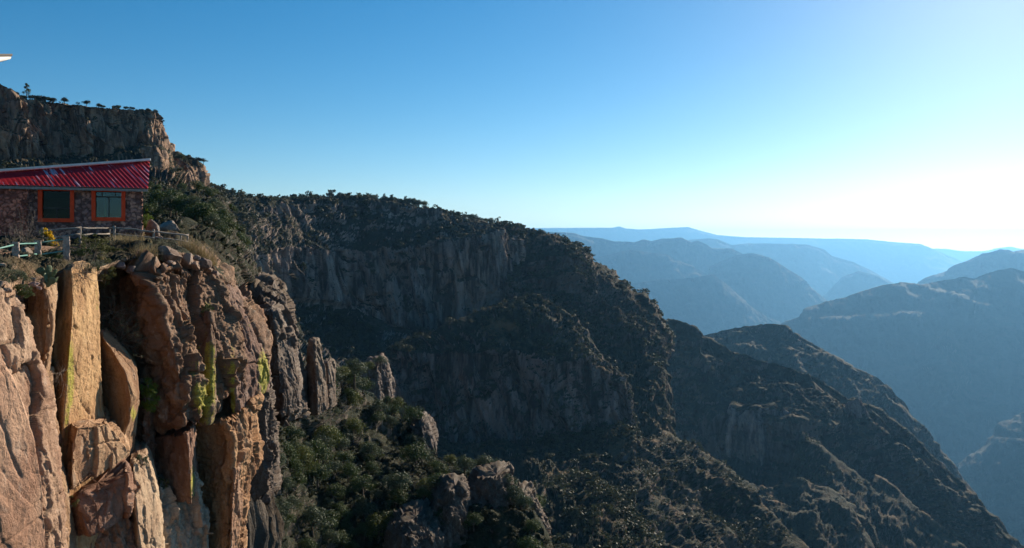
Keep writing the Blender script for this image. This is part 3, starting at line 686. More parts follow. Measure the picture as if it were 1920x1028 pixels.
# recessed brown flake with sunlit right edge
fg([(632, 180, 31.4, 192, 31.0, 204, 32.0), (660, 182, 31.4, 212, 30.8, 230, 31.8), (700, 184, 31.3, 236, 30.6, 257, 31.8), (750, 185, 31.3, 246, 30.4, 262, 31.6), (790, 186, 31.3, 242, 30.4, 257, 31.8), (830, 190, 31.3, 224, 30.4, 254, 32.0), (862, 196, 31.3, 222, 30.6, 252, 32.0), (900, 200, 31.3, 236, 30.9, 250, 32.0)],
   'dark brown flake with a pale curved right edge beside the golden column', 108, (.40, .26, .15), 1.0, .20, 3, 170, lichen=[(250, 775, 7, 14, 1.0)], block=.6)
fg([(872, 244, 30.4, 250, 29.9, 274, 31.4), (910, 240, 30.3, 252, 29.7, 284, 31.4), (960, 244, 30.3, 256, 29.7, 294, 31.4), (1000, 250, 30.3, 260, 29.8, 300, 31.5), (1060, 252, 30.3, 264, 29.9, 304, 31.6), (1400, 254, 30, 266, 29.9, 308, 31.6)],
   'pale sunlit pillar low between two dark blocks', 109, PALE, 1.2, .30, 3, 150, dome=.05)
# the big dark headland: upper body
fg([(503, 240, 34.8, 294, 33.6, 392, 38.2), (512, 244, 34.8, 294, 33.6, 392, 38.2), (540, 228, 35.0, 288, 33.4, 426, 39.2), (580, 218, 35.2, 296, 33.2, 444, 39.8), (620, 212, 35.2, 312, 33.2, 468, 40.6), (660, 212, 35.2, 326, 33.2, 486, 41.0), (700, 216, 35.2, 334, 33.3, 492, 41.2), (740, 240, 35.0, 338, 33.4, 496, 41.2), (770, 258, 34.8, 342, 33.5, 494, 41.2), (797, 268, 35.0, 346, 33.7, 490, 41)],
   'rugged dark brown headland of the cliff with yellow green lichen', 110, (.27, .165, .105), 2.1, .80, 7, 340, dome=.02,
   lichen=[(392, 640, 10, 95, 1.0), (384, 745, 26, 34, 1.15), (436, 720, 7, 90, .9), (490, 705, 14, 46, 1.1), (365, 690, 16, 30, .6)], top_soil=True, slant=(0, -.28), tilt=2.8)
# lichen rib and the right shoulder slabs
fg([(590, 372, 37.2, 394, 36.4, 402, 37.6), (640, 352, 36.8, 396, 35.8, 404, 37.2), (700, 350, 36.6, 396, 35.6, 408, 37.2), (750, 346, 36.4, 392, 35.4, 414, 37.4), (792, 344, 36.6, 388, 35.6, 410, 37.4)],
   'square rib on the headland covered in yellow green lichen', 111, (.24, .16, .11), 1.2, .42, 4, 170, lichen=[(392, 720, 16, 90, 1.15), (372, 770, 22, 30, 1.1)], slant=(0, -.28))
fg([(548, 405, 39.4, 424, 38.6, 440, 40.2), (590, 408, 39.2, 430, 38.2, 464, 40.6), (640, 410, 39.2, 434, 38.0, 482, 40.8), (690, 412, 39.2, 438, 37.9, 496, 41.0), (735, 414, 39.2, 440, 37.9, 504, 41.2), (772, 418, 39.3, 444, 38.0, 500, 41.2)],
   'rounded right shoulder slab of the headland with a lichen edge', 112, (.29, .19, .145), 1.6, .42, 5, 190, lichen=[(437, 700, 6, 110, 1.1), (494, 700, 12, 50, 1.15), (470, 600, 10, 30, .5)], block=.9, slant=(0, -.28))
fg([(668, 474, 42.0, 480, 41.8, 486, 42.2), (690, 474, 42.0, 482, 41.7, 490, 42.2), (716, 476, 42.0, 486, 41.7, 497, 42.2), (735, 480, 42, 488, 41.8, 496, 42.2)],
   'small upright stone standing on the headland edge', 113, (.30, .23, .18), .5, .3, 1.0, 80)
# lower body under the long crack
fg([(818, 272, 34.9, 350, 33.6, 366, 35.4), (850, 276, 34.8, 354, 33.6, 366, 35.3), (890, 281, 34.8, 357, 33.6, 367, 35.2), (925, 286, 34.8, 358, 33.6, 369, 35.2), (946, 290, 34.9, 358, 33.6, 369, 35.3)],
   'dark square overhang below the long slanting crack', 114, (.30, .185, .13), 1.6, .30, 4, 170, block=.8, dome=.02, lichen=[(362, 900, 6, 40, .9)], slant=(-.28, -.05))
fg([(790, 354, 37.4, 420, 36.4, 488, 40.2), (808, 352, 37.3, 428, 36.3, 480, 39.8), (826, 352, 37.3, 440, 36.3, 474, 39.4), (850, 354, 37.3, 440, 36.2, 477, 39.4), (885, 358, 37.3, 434, 36.1, 481, 39.4), (910, 360, 37.3, 430, 36.1, 481, 39.5), (928, 364, 37.3, 432, 36.2, 470, 39.2), (950, 368, 37.3, 430, 36.2, 462, 39.0), (1060, 378, 37.2, 424, 36.2, 458, 38.8), (1400, 380, 37, 424, 36.2, 462, 39)],
   'orange lit lower corner of the headland below the long crack', 115, (.43, .25, .13), 1.15, .52, 6, 260, slant=(-.28, 0), tilt=2.6, dome=.02)
fg([(880, 425, 37.0, 440, 36.0, 452, 37.2), (940, 424, 36.9, 436, 35.9, 450, 37.2), (1060, 420, 36.9, 432, 35.9, 446, 37.2), (1400, 420, 36.9, 432, 35.9, 446, 37.2)],
   'narrow rib of orange rock standing in the lower corner', 118, (.36, .215, .135), .9, .45, 3, 140, dome=.02)
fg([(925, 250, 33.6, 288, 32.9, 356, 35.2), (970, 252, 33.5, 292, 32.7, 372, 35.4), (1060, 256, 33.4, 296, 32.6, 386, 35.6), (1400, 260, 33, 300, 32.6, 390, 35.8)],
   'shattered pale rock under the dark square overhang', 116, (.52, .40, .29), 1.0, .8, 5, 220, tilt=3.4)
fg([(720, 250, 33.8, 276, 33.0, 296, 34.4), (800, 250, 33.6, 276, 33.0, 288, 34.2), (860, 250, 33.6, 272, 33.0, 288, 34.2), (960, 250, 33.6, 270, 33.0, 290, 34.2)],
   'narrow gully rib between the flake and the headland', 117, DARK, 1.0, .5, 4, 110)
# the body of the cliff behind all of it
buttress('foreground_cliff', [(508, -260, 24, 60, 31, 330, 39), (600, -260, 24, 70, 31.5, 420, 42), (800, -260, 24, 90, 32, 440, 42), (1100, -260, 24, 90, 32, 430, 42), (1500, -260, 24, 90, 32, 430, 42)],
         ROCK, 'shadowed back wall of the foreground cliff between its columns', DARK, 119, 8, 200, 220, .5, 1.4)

# flat shelf of ground on top of the cliff, up to the house
GROUND = [
    ([(-160, 640, 18.1), (-20, 628, 21.1), (36, 588, 26.2), (100, 552, 28.8), (185, 516, 32.6), (225, 506, 36.2), (270, 500, 37.0), (330, 518, 37.6), (372, 524, 39.6), (398, 536, 40.8), (428, 560, 43)], 14, .3),
    ([(-160, 560, 17.5), (-20, 548, 20.5), (36, 528, 25.6), (100, 512, 28.0), (185, 503, 30.2), (225, 492, 33.0), (270, 480, 34.2), (330, 472, 36.5), (372, 482, 38.5), (398, 496, 39.6), (428, 530, 42)], 40, 0),
    ([(-160, 510, 22), (-20, 500, 24), (36, 491, 27.5), (100, 486, 30.2), (190, 475, 32.5), (240, 466, 35), (290, 462, 37), (340, 461, 39), (385, 474, 42), (410, 492, 46), (436, 524, 52)], 40, 0),
    ([(-160, 462, 34), (-20, 456, 36), (60, 452, 38), (150, 447, 40), (230, 443, 41.5), (290, 444, 43), (345, 448, 45), (385, 462, 50), (408, 480, 56), (434, 514, 62), (446, 534, 70)], 30, 0),
    ([(-160, 442, 60), (150, 436, 60), (290, 438, 62), (360, 452, 66), (400, 478, 70), (440, 522, 80)], 20, 0),
    ([(-160, 420, 110), (150, 420, 110), (290, 430, 110), (400, 440, 130)], 20, .0),
    ([(-160, 360, 300), (150, 360, 300), (290, 375, 300), (400, 400, 300)], 1, 0)]
loft('ground', GROUND, 260, 2.2, M_TOP, 'dry stony ground on the cliff top in front of the stone house', 'ground', (.5, .55), 131, .3, .004)
loft('ground', [([(-160, 520, 17.2), (-20, 552, 19.8), (36, 534, 25.4)], 10, 0), ([(-160, 1600, 17.2), (-20, 1600, 19.8), (36, 1600, 25.4)], 1, 0)], 30, 2, M_TOP, 'shaded earth bank under the cliff top at the left edge', 'ground', (.2, .2), 132, .3) if False else None
# canyon floor sheet out to the horizon
v = np.array([[-90000, -4000, -2600], [90000, -4000, -2600], [90000, 42600, -2600], [-90000, 42600, -2600]], float)
g = mesh_from('canyon_floor', v, [[0, 1, 2, 3]], M_FAR, None, False, {'veg': np.full(4, .8)})
tag(g, 'far hazy canyon floor hidden between the ridges', 'ground', None, 'structure')

# ------------------------------------------------------------------ the stone house
TH = R(22)
EV = np.array([math.cos(TH), math.sin(TH), 0]); NV = np.array([math.sin(TH), -math.cos(TH), 0]); RC = np.array([-18.85, 41.0, 0])
HLOC = RC + np.array([0, 0, .3])
def H(u, w, z):
    return RC + np.multiply.outer(u, EV) + np.multiply.outer(w, NV) + np.multiply.outer(z, np.array([0, 0, 1.0])) - HLOC
def u_at(px, w):
    k = (px - HX) / F
    return (k * (RC[1] - w * math.cos(TH)) - RC[0] - w * math.sin(TH)) / (math.cos(TH) - k * math.sin(TH))
def z_at(py, u, w):
    return (HY - py) / F * (RC[1] + u * math.sin(TH) - w * math.cos(TH))

def mat_stone():
    m, nt, b = new_mat('rubble_stone')
    b.inputs['Roughness'].default_value = .9; b.inputs['Specular IOR Level'].default_value = .15
    st = N(nt, 'ShaderNodeAttribute', attribute_name='stone').outputs['Fac']
    mo = N(nt, 'ShaderNodeAttribute', attribute_name='mortar').outputs['Fac']
    p = geo_pos(nt)
    f = noise(nt, p, 9, 6, .65)
    c = ramp(nt, st, [(0, (.10, .07, .07)), (.3, (.25, .165, .155)), (.65, (.38, .26, .23)), (1, (.54, .36, .28))])
    c = mix(nt, ramp(nt, f, [(.35, (.7, .7, .7)), (.6, (0, 0, 0))]), c, mix(nt, 1.0, c, (.5, .45, .45), 'MULTIPLY'))
    c = mix(nt, mo, c, (.10, .075, .07))
    c = mix(nt, 1.0, c, N(nt, 'ShaderNodeObjectInfo').outputs['Color'], 'MULTIPLY')
    nt.links.new(c, b.inputs['Base Color'])
    bump(nt, b, f, .8, .03)
    return m
M_STONE = mat_stone()
M_ORANGE = mat_plain('orange_red_paint', (.80, .056, .006), .55, .3, .15, 5)
M_DARKMETAL = mat_plain('dark_window_bar', (.03, .03, .03), .5, .4)
M_FASCIA = mat_plain('weathered_grey_board', (.30, .25, .22), .8, .2, .25, 6)
M_WHITE = mat_plain('white_ridge_metal', (.75, .72, .70), .45, .4, .12, 4)
M_INSIDE = mat_plain('dark_room', (.04, .035, .03), .9, .1)
M_WOOD = mat_plain('weathered_grey_wood', (.27, .23, .20), .85, .15, .35, 7, bumpd=.01)
M_TEAL = mat_plain('teal_paint', (.10, .25, .21), .5, .35, .25, 6)
M_PILLAR = mat_plain('rough_pillar_stone', (.40, .30, .25), .9, .15, .35, 6, bumpd=.03)

def mat_glass(name, refl, tint):
    m = bpy.data.materials.new(name); m.use_nodes = True
    nt = m.node_tree; nt.nodes.clear()
    tr = nt.nodes.new('ShaderNodeBsdfTransparent'); tr.inputs[0].default_value = (*tint, 1)
    gl = nt.nodes.new('ShaderNodeBsdfGlossy'); gl.inputs['Roughness'].default_value = .02
    gl.inputs[0].default_value = (.6, .85, 1, 1)
    mx = nt.nodes.new('ShaderNodeMixShader'); mx.inputs[0].default_value = refl
    out = nt.nodes.new('ShaderNodeOutputMaterial')
    nt.links.new(tr.outputs[0], mx.inputs[1]); nt.links.new(gl.outputs[0], mx.inputs[2]); nt.links.new(mx.outputs[0], out.inputs[0])
    return m
M_GLASS = (mat_glass('dark_window_glass', .012, (.45, .5, .5)), mat_glass('bluish_window_glass', .055, (.5, .62, .66)))

def mat_roof():
    m, nt, b = new_mat('red_corrugated_metal')
    b.inputs['Roughness'].default_value = .6; b.inputs['Specular IOR Level'].default_value = .22
    p = geo_pos(nt)
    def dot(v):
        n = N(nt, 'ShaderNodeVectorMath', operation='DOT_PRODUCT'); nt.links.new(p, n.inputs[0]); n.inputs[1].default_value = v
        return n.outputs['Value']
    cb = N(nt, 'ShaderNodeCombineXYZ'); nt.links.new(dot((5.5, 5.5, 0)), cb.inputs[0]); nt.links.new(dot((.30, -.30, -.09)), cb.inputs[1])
    glint_streaks = noise(nt, cb.outputs[0], 1.0, 2, .5)
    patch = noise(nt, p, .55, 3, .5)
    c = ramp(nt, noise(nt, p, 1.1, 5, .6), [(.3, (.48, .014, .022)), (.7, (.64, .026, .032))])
    glint_mask = ramp(nt, math_(nt, 'ADD', glint_streaks, math_(nt, 'MULTIPLY', patch, .35)), [(.77, (0, 0, 0)), (.84, (1, 1, 1))])
    c = mix(nt, glint_mask, c, (.64, .40, .46))  # pale sun glints along the corrugations, painted into the roof colour
    nt.links.new(c, b.inputs['Base Color'])
    return m
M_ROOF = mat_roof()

house = empty('stone_house', tuple(HLOC))
tag(house, 'low stone house with a red corrugated roof on the cliff edge', 'house')

def wall(name, o_fn, a0, a1, z0, z1, holes, tint, outward, lab=None):
    res = .04
    na, nz = int((a1 - a0) / res), int((z1 - z0) / res)
    A, Z = np.meshgrid(np.linspace(a0, a1, na), np.linspace(z0, z1, nz))
    P = o_fn(A, Z)
    q = P * np.array([1, 1, 1.25]) / .25
    q = q + .25 * np.stack([fbm(q * 1.3, 2, 5 + k) for k in range(3)], -1)
    f1, f2, rnd, _ = worley(q, 301)
    e = sm(.03, .2, f2 - f1)
    P = P + outward * ((e - 1) * .05 + e * rnd[..., 1] * .05 + .012 * fbm(P / .12, 3, 9) * e)[..., None]
    quads = grid_quads(nz, na)
    if holes:
        ca = ((A[:-1, :-1] + A[1:, 1:]) / 2).ravel(); cz = ((Z[:-1, :-1] + Z[1:, 1:]) / 2).ravel()
        keep = np.ones(len(quads), bool)
        for (h0, h1, k0, k1) in holes: keep &= ~((ca > h0) & (ca < h1) & (cz > k0) & (cz < k1))
        quads = quads[keep]
    o = mesh_from(name, P, quads, M_STONE, house, True, {'stone': rnd[..., 0], 'mortar': 1 - e})
    o.color = (*tint, 1)
    if lab: o['label'] = lab
    return o

uw = u_at(53, .35)
wins = []
for (x0, x1, yb) in ((71, 139, 416.5), (171.5, 235, 414.5)):
    u0, u1 = u_at(x0, .05), u_at(x1, .05)
    wins.append((u0, u1, z_at(yb, (u0 + u1) / 2, .05), 2.60))
FW = .18
wall('front_wall', lambda a, z: H(a, np.zeros_like(a), z), uw - .4, 0.0, -.9, 2.72, [(a + FW * .6, b_ - FW * .6, c_ + FW * .6, 2.60) for a, b_, c_, d_ in wins], (1.3, 1.05, 1.0), NV)
wall('wing_wall', lambda a, z: H(a, np.full_like(a, .35), z), -13.0, uw, -.9, 2.66, [], (1.9, .95, .75), NV, 'projecting reddish stone wall at the left end of the house')
wall('wing_wall', lambda a, z: H(np.full_like(a, uw - .01), a, z), 0.0, .38, -.9, 2.66, [], (1.3, 1.0, .9), EV)
wall('side_wall', lambda a, z: H(-.01 + .12 * a, a, z), -6.6, .04, -.9, 2.72, [], (1.25, 1.05, .95), EV)
def rel(p): return np.asarray(p) - HLOC
RR, RL = rel(at(281, 303, 43.9)), rel(at(-75, 329.4, 52.2))
ER, EL = H(.28, .5, 2.74), H(-13.6, .5, 2.74)
_n = np.cross(ER - EL, RR - EL); _r = at(-75, 329.4, 1.0)
RL = rel(_r * (np.dot(_n, EL + HLOC) / np.dot(_n, _r)))    # the far end of the ridge, in the same plane
# gable and back of the room
mb = MB()
g0, g1 = H(-.03, -.02, 2.66), H(-.82, -6.6, 2.66)
gt = RR - EV * .35 - np.array([0, 0, .08])
mb.add([g0, g1, gt, g0 - EV * .25, g1 - EV * .25, gt - EV * .25], None, [(0, 1, 2), (3, 5, 4), (0, 2, 3), (2, 5, 3), (1, 4, 2), (2, 4, 5)])
o = mb.build('gable', M_STONE, house); o.color = (1.1, 1, .95, 1)
mb = MB()
mb.box(H(-13, -6.8, -.9), EV * 12.1, NV * .2, (0, 0, 3.5)); mb.box(H(-13, -6.6, -.9), EV * .2, NV * 6.9, (0, 0, 3.5))
mb.box(H(-12.8, -6.6, .1), EV * 11.8, NV * 6.4, (0, 0, .1)); mb.box(H(-6.4, -6.4, .1), EV * .15, NV * 5.9, (0, 0, 2.3))
mb.box(H(-12.8, -6.58, 2.5), EV * 11.9, NV * 6.36, (0, 0, .1)); mb.box(H(-.95, -6.55, .2), EV * .1 + NV * .0, NV * 6.3, (0, 0, 2.28))
mb.build('inner_wall', M_INSIDE, house)
for wi, (u0, u1, z0, z1) in enumerate(wins):
    mb = MB()
    mb.box(H(u0, -.30, z0), EV * FW, NV * .38, (0, 0, z1 - z0)); mb.box(H(u1 - FW, -.30, z0), EV * FW, NV * .38, (0, 0, z1 - z0))
    mb.box(H(u0 + FW, -.30, z0), EV * (u1 - u0 - 2 * FW), NV * .385, (0, 0, FW)); mb.box(H(u0 + FW, -.30, z1 - .05), EV * (u1 - u0 - 2 * FW), NV * .36, (0, 0, .08))
    fr = mb.build('window', M_ORANGE, house)
    fr['label'] = ('orange framed window with a dark pane, beside the reddish wing', 'orange framed window with dark bars, near the sunlit corner')[wi]
    a0, a1, b0, b1 = u0 + FW + .002, u1 - FW - .002, z0 + FW + .002, z1 - .052
    mb = MB(); mb.box(H(a0, -.20, b0), EV * (a1 - a0), NV * .012, (0, 0, b1 - b0))
    mb.build('pane', M_GLASS[wi], fr)
    mb = MB(); zb = b1 - (.17 if wi else .52) * (b1 - b0) * 1.25
    mb.box(H(a0, -.185, zb), EV * (a1 - a0), NV * .05, (0, 0, .06)); mb.build('crossbar', M_DARKMETAL, fr)
    mb = MB(); um = (a0 + a1) / 2 - .02
    mb.box(H(um, -.184, b0), EV * .045, NV * .045, (0, 0, zb - b0 - .002)); mb.build('mullion', M_DARKMETAL, fr)
    if wi:
        for k in (.22, .74):
            mb = MB(); mb.box(H(a0 + k * (a1 - a0), -.184, zb + .062), EV * .04, NV * .045, (0, 0, b1 - zb - .064)); mb.build('mullion', M_DARKMETAL, fr)
# roof
nb, na = 40, 900
A, B_ = np.meshgrid(np.linspace(0, 1, na), np.linspace(0, 1, nb))
P = ((EL * (1 - A[..., None]) + ER * A[..., None]) * (1 - B_[..., None]) + (RL * (1 - A[..., None]) + RR * A[..., None]) * B_[..., None])
nr = np.cross(ER - EL, RL - EL); nr /= np.linalg.norm(nr)
P = P + nr * (.020 * np.sin(2 * np.pi * (P[..., 0] + P[..., 1]) * .7071 / .20))[..., None]
P2 = np.concatenate([P, P[::-1] - nr * .02], 0)
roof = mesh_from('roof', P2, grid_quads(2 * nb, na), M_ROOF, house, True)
mb = MB()
bl, br = H(-13.6, -8.6, 2.6), H(-.95, -7.0, 2.6)
mb.add([RL, RR, br, bl, RL - (0, 0, .06), RR - (0, 0, .06), br - (0, 0, .06), bl - (0, 0, .06)], [(0, 3, 2, 1), (4, 5, 6, 7), (1, 2, 6, 5), (2, 3, 7, 6)])
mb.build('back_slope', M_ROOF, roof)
mb = MB()
dr = (RR - RL); up = np.array([0, 0, 1.0])
for f, s in ((NV, 1),):
    mb.box(RL + up * .05 - NV * .16, dr * 1.004, NV * .32, up * .11)
mb.build('ridge_cap', M_WHITE, roof)
mb = MB(); mb.box(EL - up * .17 + NV * .012, ER - EL, -NV * .05, up * .125); mb.build('fascia', M_FASCIA, roof)
mb = MB(); mb.box(H(-13, -.3, 2.735), EV * 13.1, NV * .78, up * .02); mb.build('soffit', M_FASCIA, roof)
# post seen through the second window
u0, u1, z0, z1 = wins[1]
mb = MB(); mb.box(H(u0 + .52, -.75, .2), EV * .08, NV * .08, up * (z1 - .55)); o = mb.build('yellow_post', mat_plain('yellow_paint', (.62, .50, .10), .5), None)
o.location = HLOC
tag(o, 'yellow post standing inside the barred orange window', 'post')

# neighbouring roof corner at the upper left edge
no = empty('roof_corner', tuple(at(-200, 116, 13)))
tag(no, 'white edged dark roof corner poking in high at the left edge', 'roof')
o0 = np.array(no.location)
pa = [at(21.5, 106.5, 14.0), at(20, 110.8, 14.0), at(-200, 160, 11.0), at(-200, 108, 11.0)]
pb = [p + np.array([.02, 2.4, .50]) + np.array([-.05, 0, 0]) for p in (at(19, 106.5, 14.0), at(18, 110.8, 14.0), at(-200, 160, 11.0), at(-200, 108, 11.0))]
pb = [p + np.array([-1.6, 0, 0]) for p in pb]
mb = MB(); mb.add(np.array(pa + pb) - o0, [(0, 1, 2, 3), (1, 5, 6, 2), (4, 7, 6, 5), (0, 4, 5, 1), (2, 6, 7, 3)])
mb.build('eave', M_WHITE, no)
mb = MB(); tp = [pa[0] + (.05, -.05, .004), pa[3] + (0, -.05, .004), pb[3] + (0, 0, .004), pb[0] + (.05, 0, .004)]
mb.add(np.array(tp + [p + (0, 0, .035) for p in tp]) - o0, [(0, 1, 2, 3), (7, 6, 5, 4), (0, 4, 5, 1), (1, 5, 6, 2), (2, 6, 7, 3), (3, 7, 4, 0)])
mb.build('roof_sheet', mat_plain('dark_brown_sheet', (.05, .042, .04), .7), no)
mb = MB(); mb.tube(np.array([at(-190, 130, 12), at(-190, 560, 12)]) - o0, .09, 8); mb.build('post', M_WOOD, no)

# ------------------------------------------------------------------ fences on the cliff edge
fo = at(214, 452, 38); fence = empty('rail_fence', tuple(fo))
tag(fence, 'weathered grey two rail wooden fence in front of the stone house', 'fence')
fr_ = np.random.default_rng(5)
def rod(a, b, r, n=7, wob=.02, taper=0):
    t = np.linspace(0, 1, n)[:, None]
    p = a * (1 - t) + b * t
    p[1:-1] += fr_.normal(0, wob, (n - 2, 3))
    mb = MB(); mb.tube(p, r * (1 - taper * t[:, 0]), 7); return mb
posts = [(79, 427, 456, 36.5), (150, 424.5, 455, 37.5), (205.5, 428, 452, 39.5), (214.2, 423.5, 453, 38), (288, 430, 459, 38.6), (339, 441.5, 459, 40.4), (352, 438.5, 460, 40)]
for (x, y0, y1, d) in posts:
    b0, t0 = at(x + .5, y1 + 6, d), at(x, y0, d)
    rod(b0 - fo, t0 - fo, .055 if x not in (205.5, 339) else .035, 6, .01).build('post', M_WOOD, fence, True)
for a, b in (((79, 433, 36.4), (150, 427, 37.4)), ((79, 448, 36.4), (150, 439, 37.4)), ((150, 427.6, 37.5), (205, 428.6, 39.4)), ((150, 441, 37.5), (205, 438.5, 39.4)), ((205, 428.6, 39.4), (214, 426.5, 38.1)),
             ((213, 426.5, 38), (289, 435.5, 38.5)), ((213, 438.5, 38), (289, 446.5, 38.5)), ((287, 434.5, 38.6), (353, 441.5, 39.9)), ((287, 444.8, 38.6), (353, 453.2, 39.9))):
    rod(at(*a) - fo, at(*b) - fo, .042, 8, .012).build('rail', M_WOOD, fence, True)
po = at(36, 495, 27); pf = empty('pillar_fence', tuple(po))
tag(pf, 'low fence of rough stone pillars joined by teal metal rails', 'fence')
for (x, y0, y1, d, w_) in ((29.5, 453.5, 500, 27.0, .19), (71, 451, 497, 30.0, .20), (124.5, 443.5, 498, 31.0, .22)):
    b0, t0 = at(x, y1, d), at(x, y0, d)
    n_, k_ = 40, 24
    th = np.arange(k_) / k_ * 2 * np.pi
    sq = np.stack([np.cos(th), np.sin(th)], -1); sq = sq / np.abs(sq).max(1, keepdims=True) * w_ / 2
    a_ = R(28); sq = sq @ np.array([[math.cos(a_), math.sin(a_)], [-math.sin(a_), math.cos(a_)]])
    hh = np.linspace(b0[2], t0[2], n_)
    ring = np.zeros((n_, k_, 3)); ring[..., :2] = sq[None] + b0[:2]; ring[..., 2] = hh[:, None]
    top = ring[-1:].copy(); top[..., :2] = b0[:2] + .05 * sq
    ring = np.concatenate([ring, top])
    nn = np.zeros_like(ring); nn[..., :2] = (ring[..., :2] - b0[:2]) / w_
    ring = ring + nn * (.05 * facet(ring, (.12, .12, .12), int(x)))[..., None]
    mesh_from('pillar', ring - po, grid_quads(n_ + 1, k_, True), M_PILLAR, pf, False)
for a, b in (((-60, 480, 24), (29, 458.5, 27)), ((-60, 503, 24), (29, 481, 27)), ((31, 458.2, 27), (70, 456, 30)), ((31, 481, 27), (70, 476.5, 30)), ((72, 455.6, 30), (124, 448, 31)), ((72, 477.6, 30), (124, 470.8, 31))):
    rod(at(*a) - po, at(*b) - po, .028, 5, .004).build('rail', M_TEAL, pf, True)

# ------------------------------------------------------------------ stones
def boulder(px, py, d, wpx, hpx, label, col=(.33, .24, .19), seed=0, name='boulder', group=None, cuts=16):
    """a broken stone: a ball cut by random planes; (px, py) is its middle"""
    r_ = np.random.default_rng(seed + 900)
    nv, nu = 44, 64
    th = np.linspace(0, np.pi, nv); ph = np.arange(nu) / nu * 2 * np.pi
    D = np.stack([np.sin(th)[:, None] * np.cos(ph), np.sin(th)[:, None] * np.sin(ph), np.cos(th)[:, None] * np.ones(nu)], -1)
    nrm = r_.normal(size=(cuts, 3)); nrm /= np.linalg.norm(nrm, axis=1, keepdims=True)
    hh = r_.uniform(.55, .95, cuts)
    dot = D @ nrm.T
    rad = np.where(dot > .05, hh / np.maximum(dot, .05), 9).min(-1)
    rad = np.minimum(rad, 1.15)
    a, b = wpx / 2 / F * d, hpx / 2 / F * d
    P = D * rad[..., None]
    P = P + D * (.05 * fbm(P * 3, 4, seed) + .03 * facet(P, (.4,) * 3, seed + 3))[..., None]
    P = P * np.array([a, (a + b) / 2, b]) / .85
    o = mesh_from(name, P, grid_quads(nv, nu, True), ROCK, None, True, {'lichen': np.zeros(nv * nu), 'soil': np.zeros(nv * nu)})
    o.location = at(px, py, d); o.color = (*col, 1)
    tag(o, label, 'rock', group)
    return o
for k, a in enumerate([
    (318, 481, 36.0, 52, 30, 'largest dark angular boulder under the dry grass on the cliff top', (.25, .18, .14)),
    (350, 486, 36.6, 20, 20, 'upright brown stone right of the largest dark boulder', (.36, .26, .20)),
    (358, 497, 37.0, 34, 18, 'flat reddish stone lying in front of the upright brown stone', (.38, .26, .19)),
    (381, 496, 37.6, 24, 20, 'dark rounded stone at the right end of the cliff top stones', (.24, .18, .15)),
    (369, 484, 38.0, 14, 11, 'small pale stone in the grass behind the flat reddish stone', (.48, .38, .31)),
    (321, 494, 35.4, 15, 13, 'small tan stone just below the largest dark boulder', (.45, .33, .25)),
    (306, 500, 34.8, 14, 10, 'small dark stone lower left of the largest dark boulder', (.30, .22, .18)),
    (277, 499, 34.4, 17, 12, 'grey stone at the foot of the spreading dry grass clump', (.38, .30, .25)),
    (292, 505, 34.2, 12, 10, 'little brown stone right of the grey stone by the grass clump', (.34, .25, .20)),
    (262, 503, 34.0, 14, 11, 'grey brown stone left of the grey stone by the grass clump', (.34, .27, .22)),
    (226, 498, 33.0, 20, 14, 'bluish stone in the shade beside the hanging feathery bush', (.30, .27, .27)),
    (246, 505, 33.2, 16, 12, 'shaded stone between the feathery bush and the grass clump', (.27, .23, .21)),
    (391, 505, 38.4, 14, 12, 'rough brown stone at the very edge right of the dark rounded stone', (.36, .27, .21)),
    (404, 516, 39.4, 16, 14, 'reddish stone perched lowest on the right cliff edge', (.34, .24, .19)),
    (4, 497, 24.6, 16, 10, 'pale tan stone at the left edge under the teal rail', (.50, .39, .30)),
    (20, 498, 25.6, 13, 8, 'pinkish stone left of the first stone pillar', (.48, .34, .30)),
    (48, 478, 29.5, 18, 22, 'grey tan rock seen between the first two pillars', (.40, .34, .27)),
    (57, 484, 29.2, 14, 12, 'smaller tan rock low between the first two pillars', (.42, .35, .28)),
    (65, 533, 25.7, 17, 9, 'pale pink stone lying left of the prickly pear', (.56, .42, .38)),
    (72, 540, 25.5, 10, 8, 'small pink stone under the prickly pear', (.54, .40, .36)),
    (46, 538, 25.4, 18, 7, 'flat dull red stone at the left of the pink stones', (.36, .24, .20)),
    (62, 524, 26.0, 9, 6, 'tiny pale stone behind the pale pink stone', (.5, .4, .34)),
    (12, 545, 21.0, 20, 10, 'dark stone on the bank above the leaning slab', (.24, .18, .14)),
    (289, 432, 46.0, 26, 34, 'tall grey boulder behind the wooden fence beside the house corner', (.22, .185, .16)),
    (297, 450, 44.5, 20, 18, 'lower grey boulder at the foot of the tall grey boulder', (.22, .185, .16)),
    (322, 429, 62.0, 34, 22, 'broad grey brown boulder on the oak slope behind the fence', (.32, .27, .23)),
    (434, 612, 38.9, 14, 20, 'leaning grey stone on the headland shoulder', (.30, .24, .19)),
]):
    boulder(a[0], a[1], a[2], a[3], a[4], a[5], a[6], k * 13)

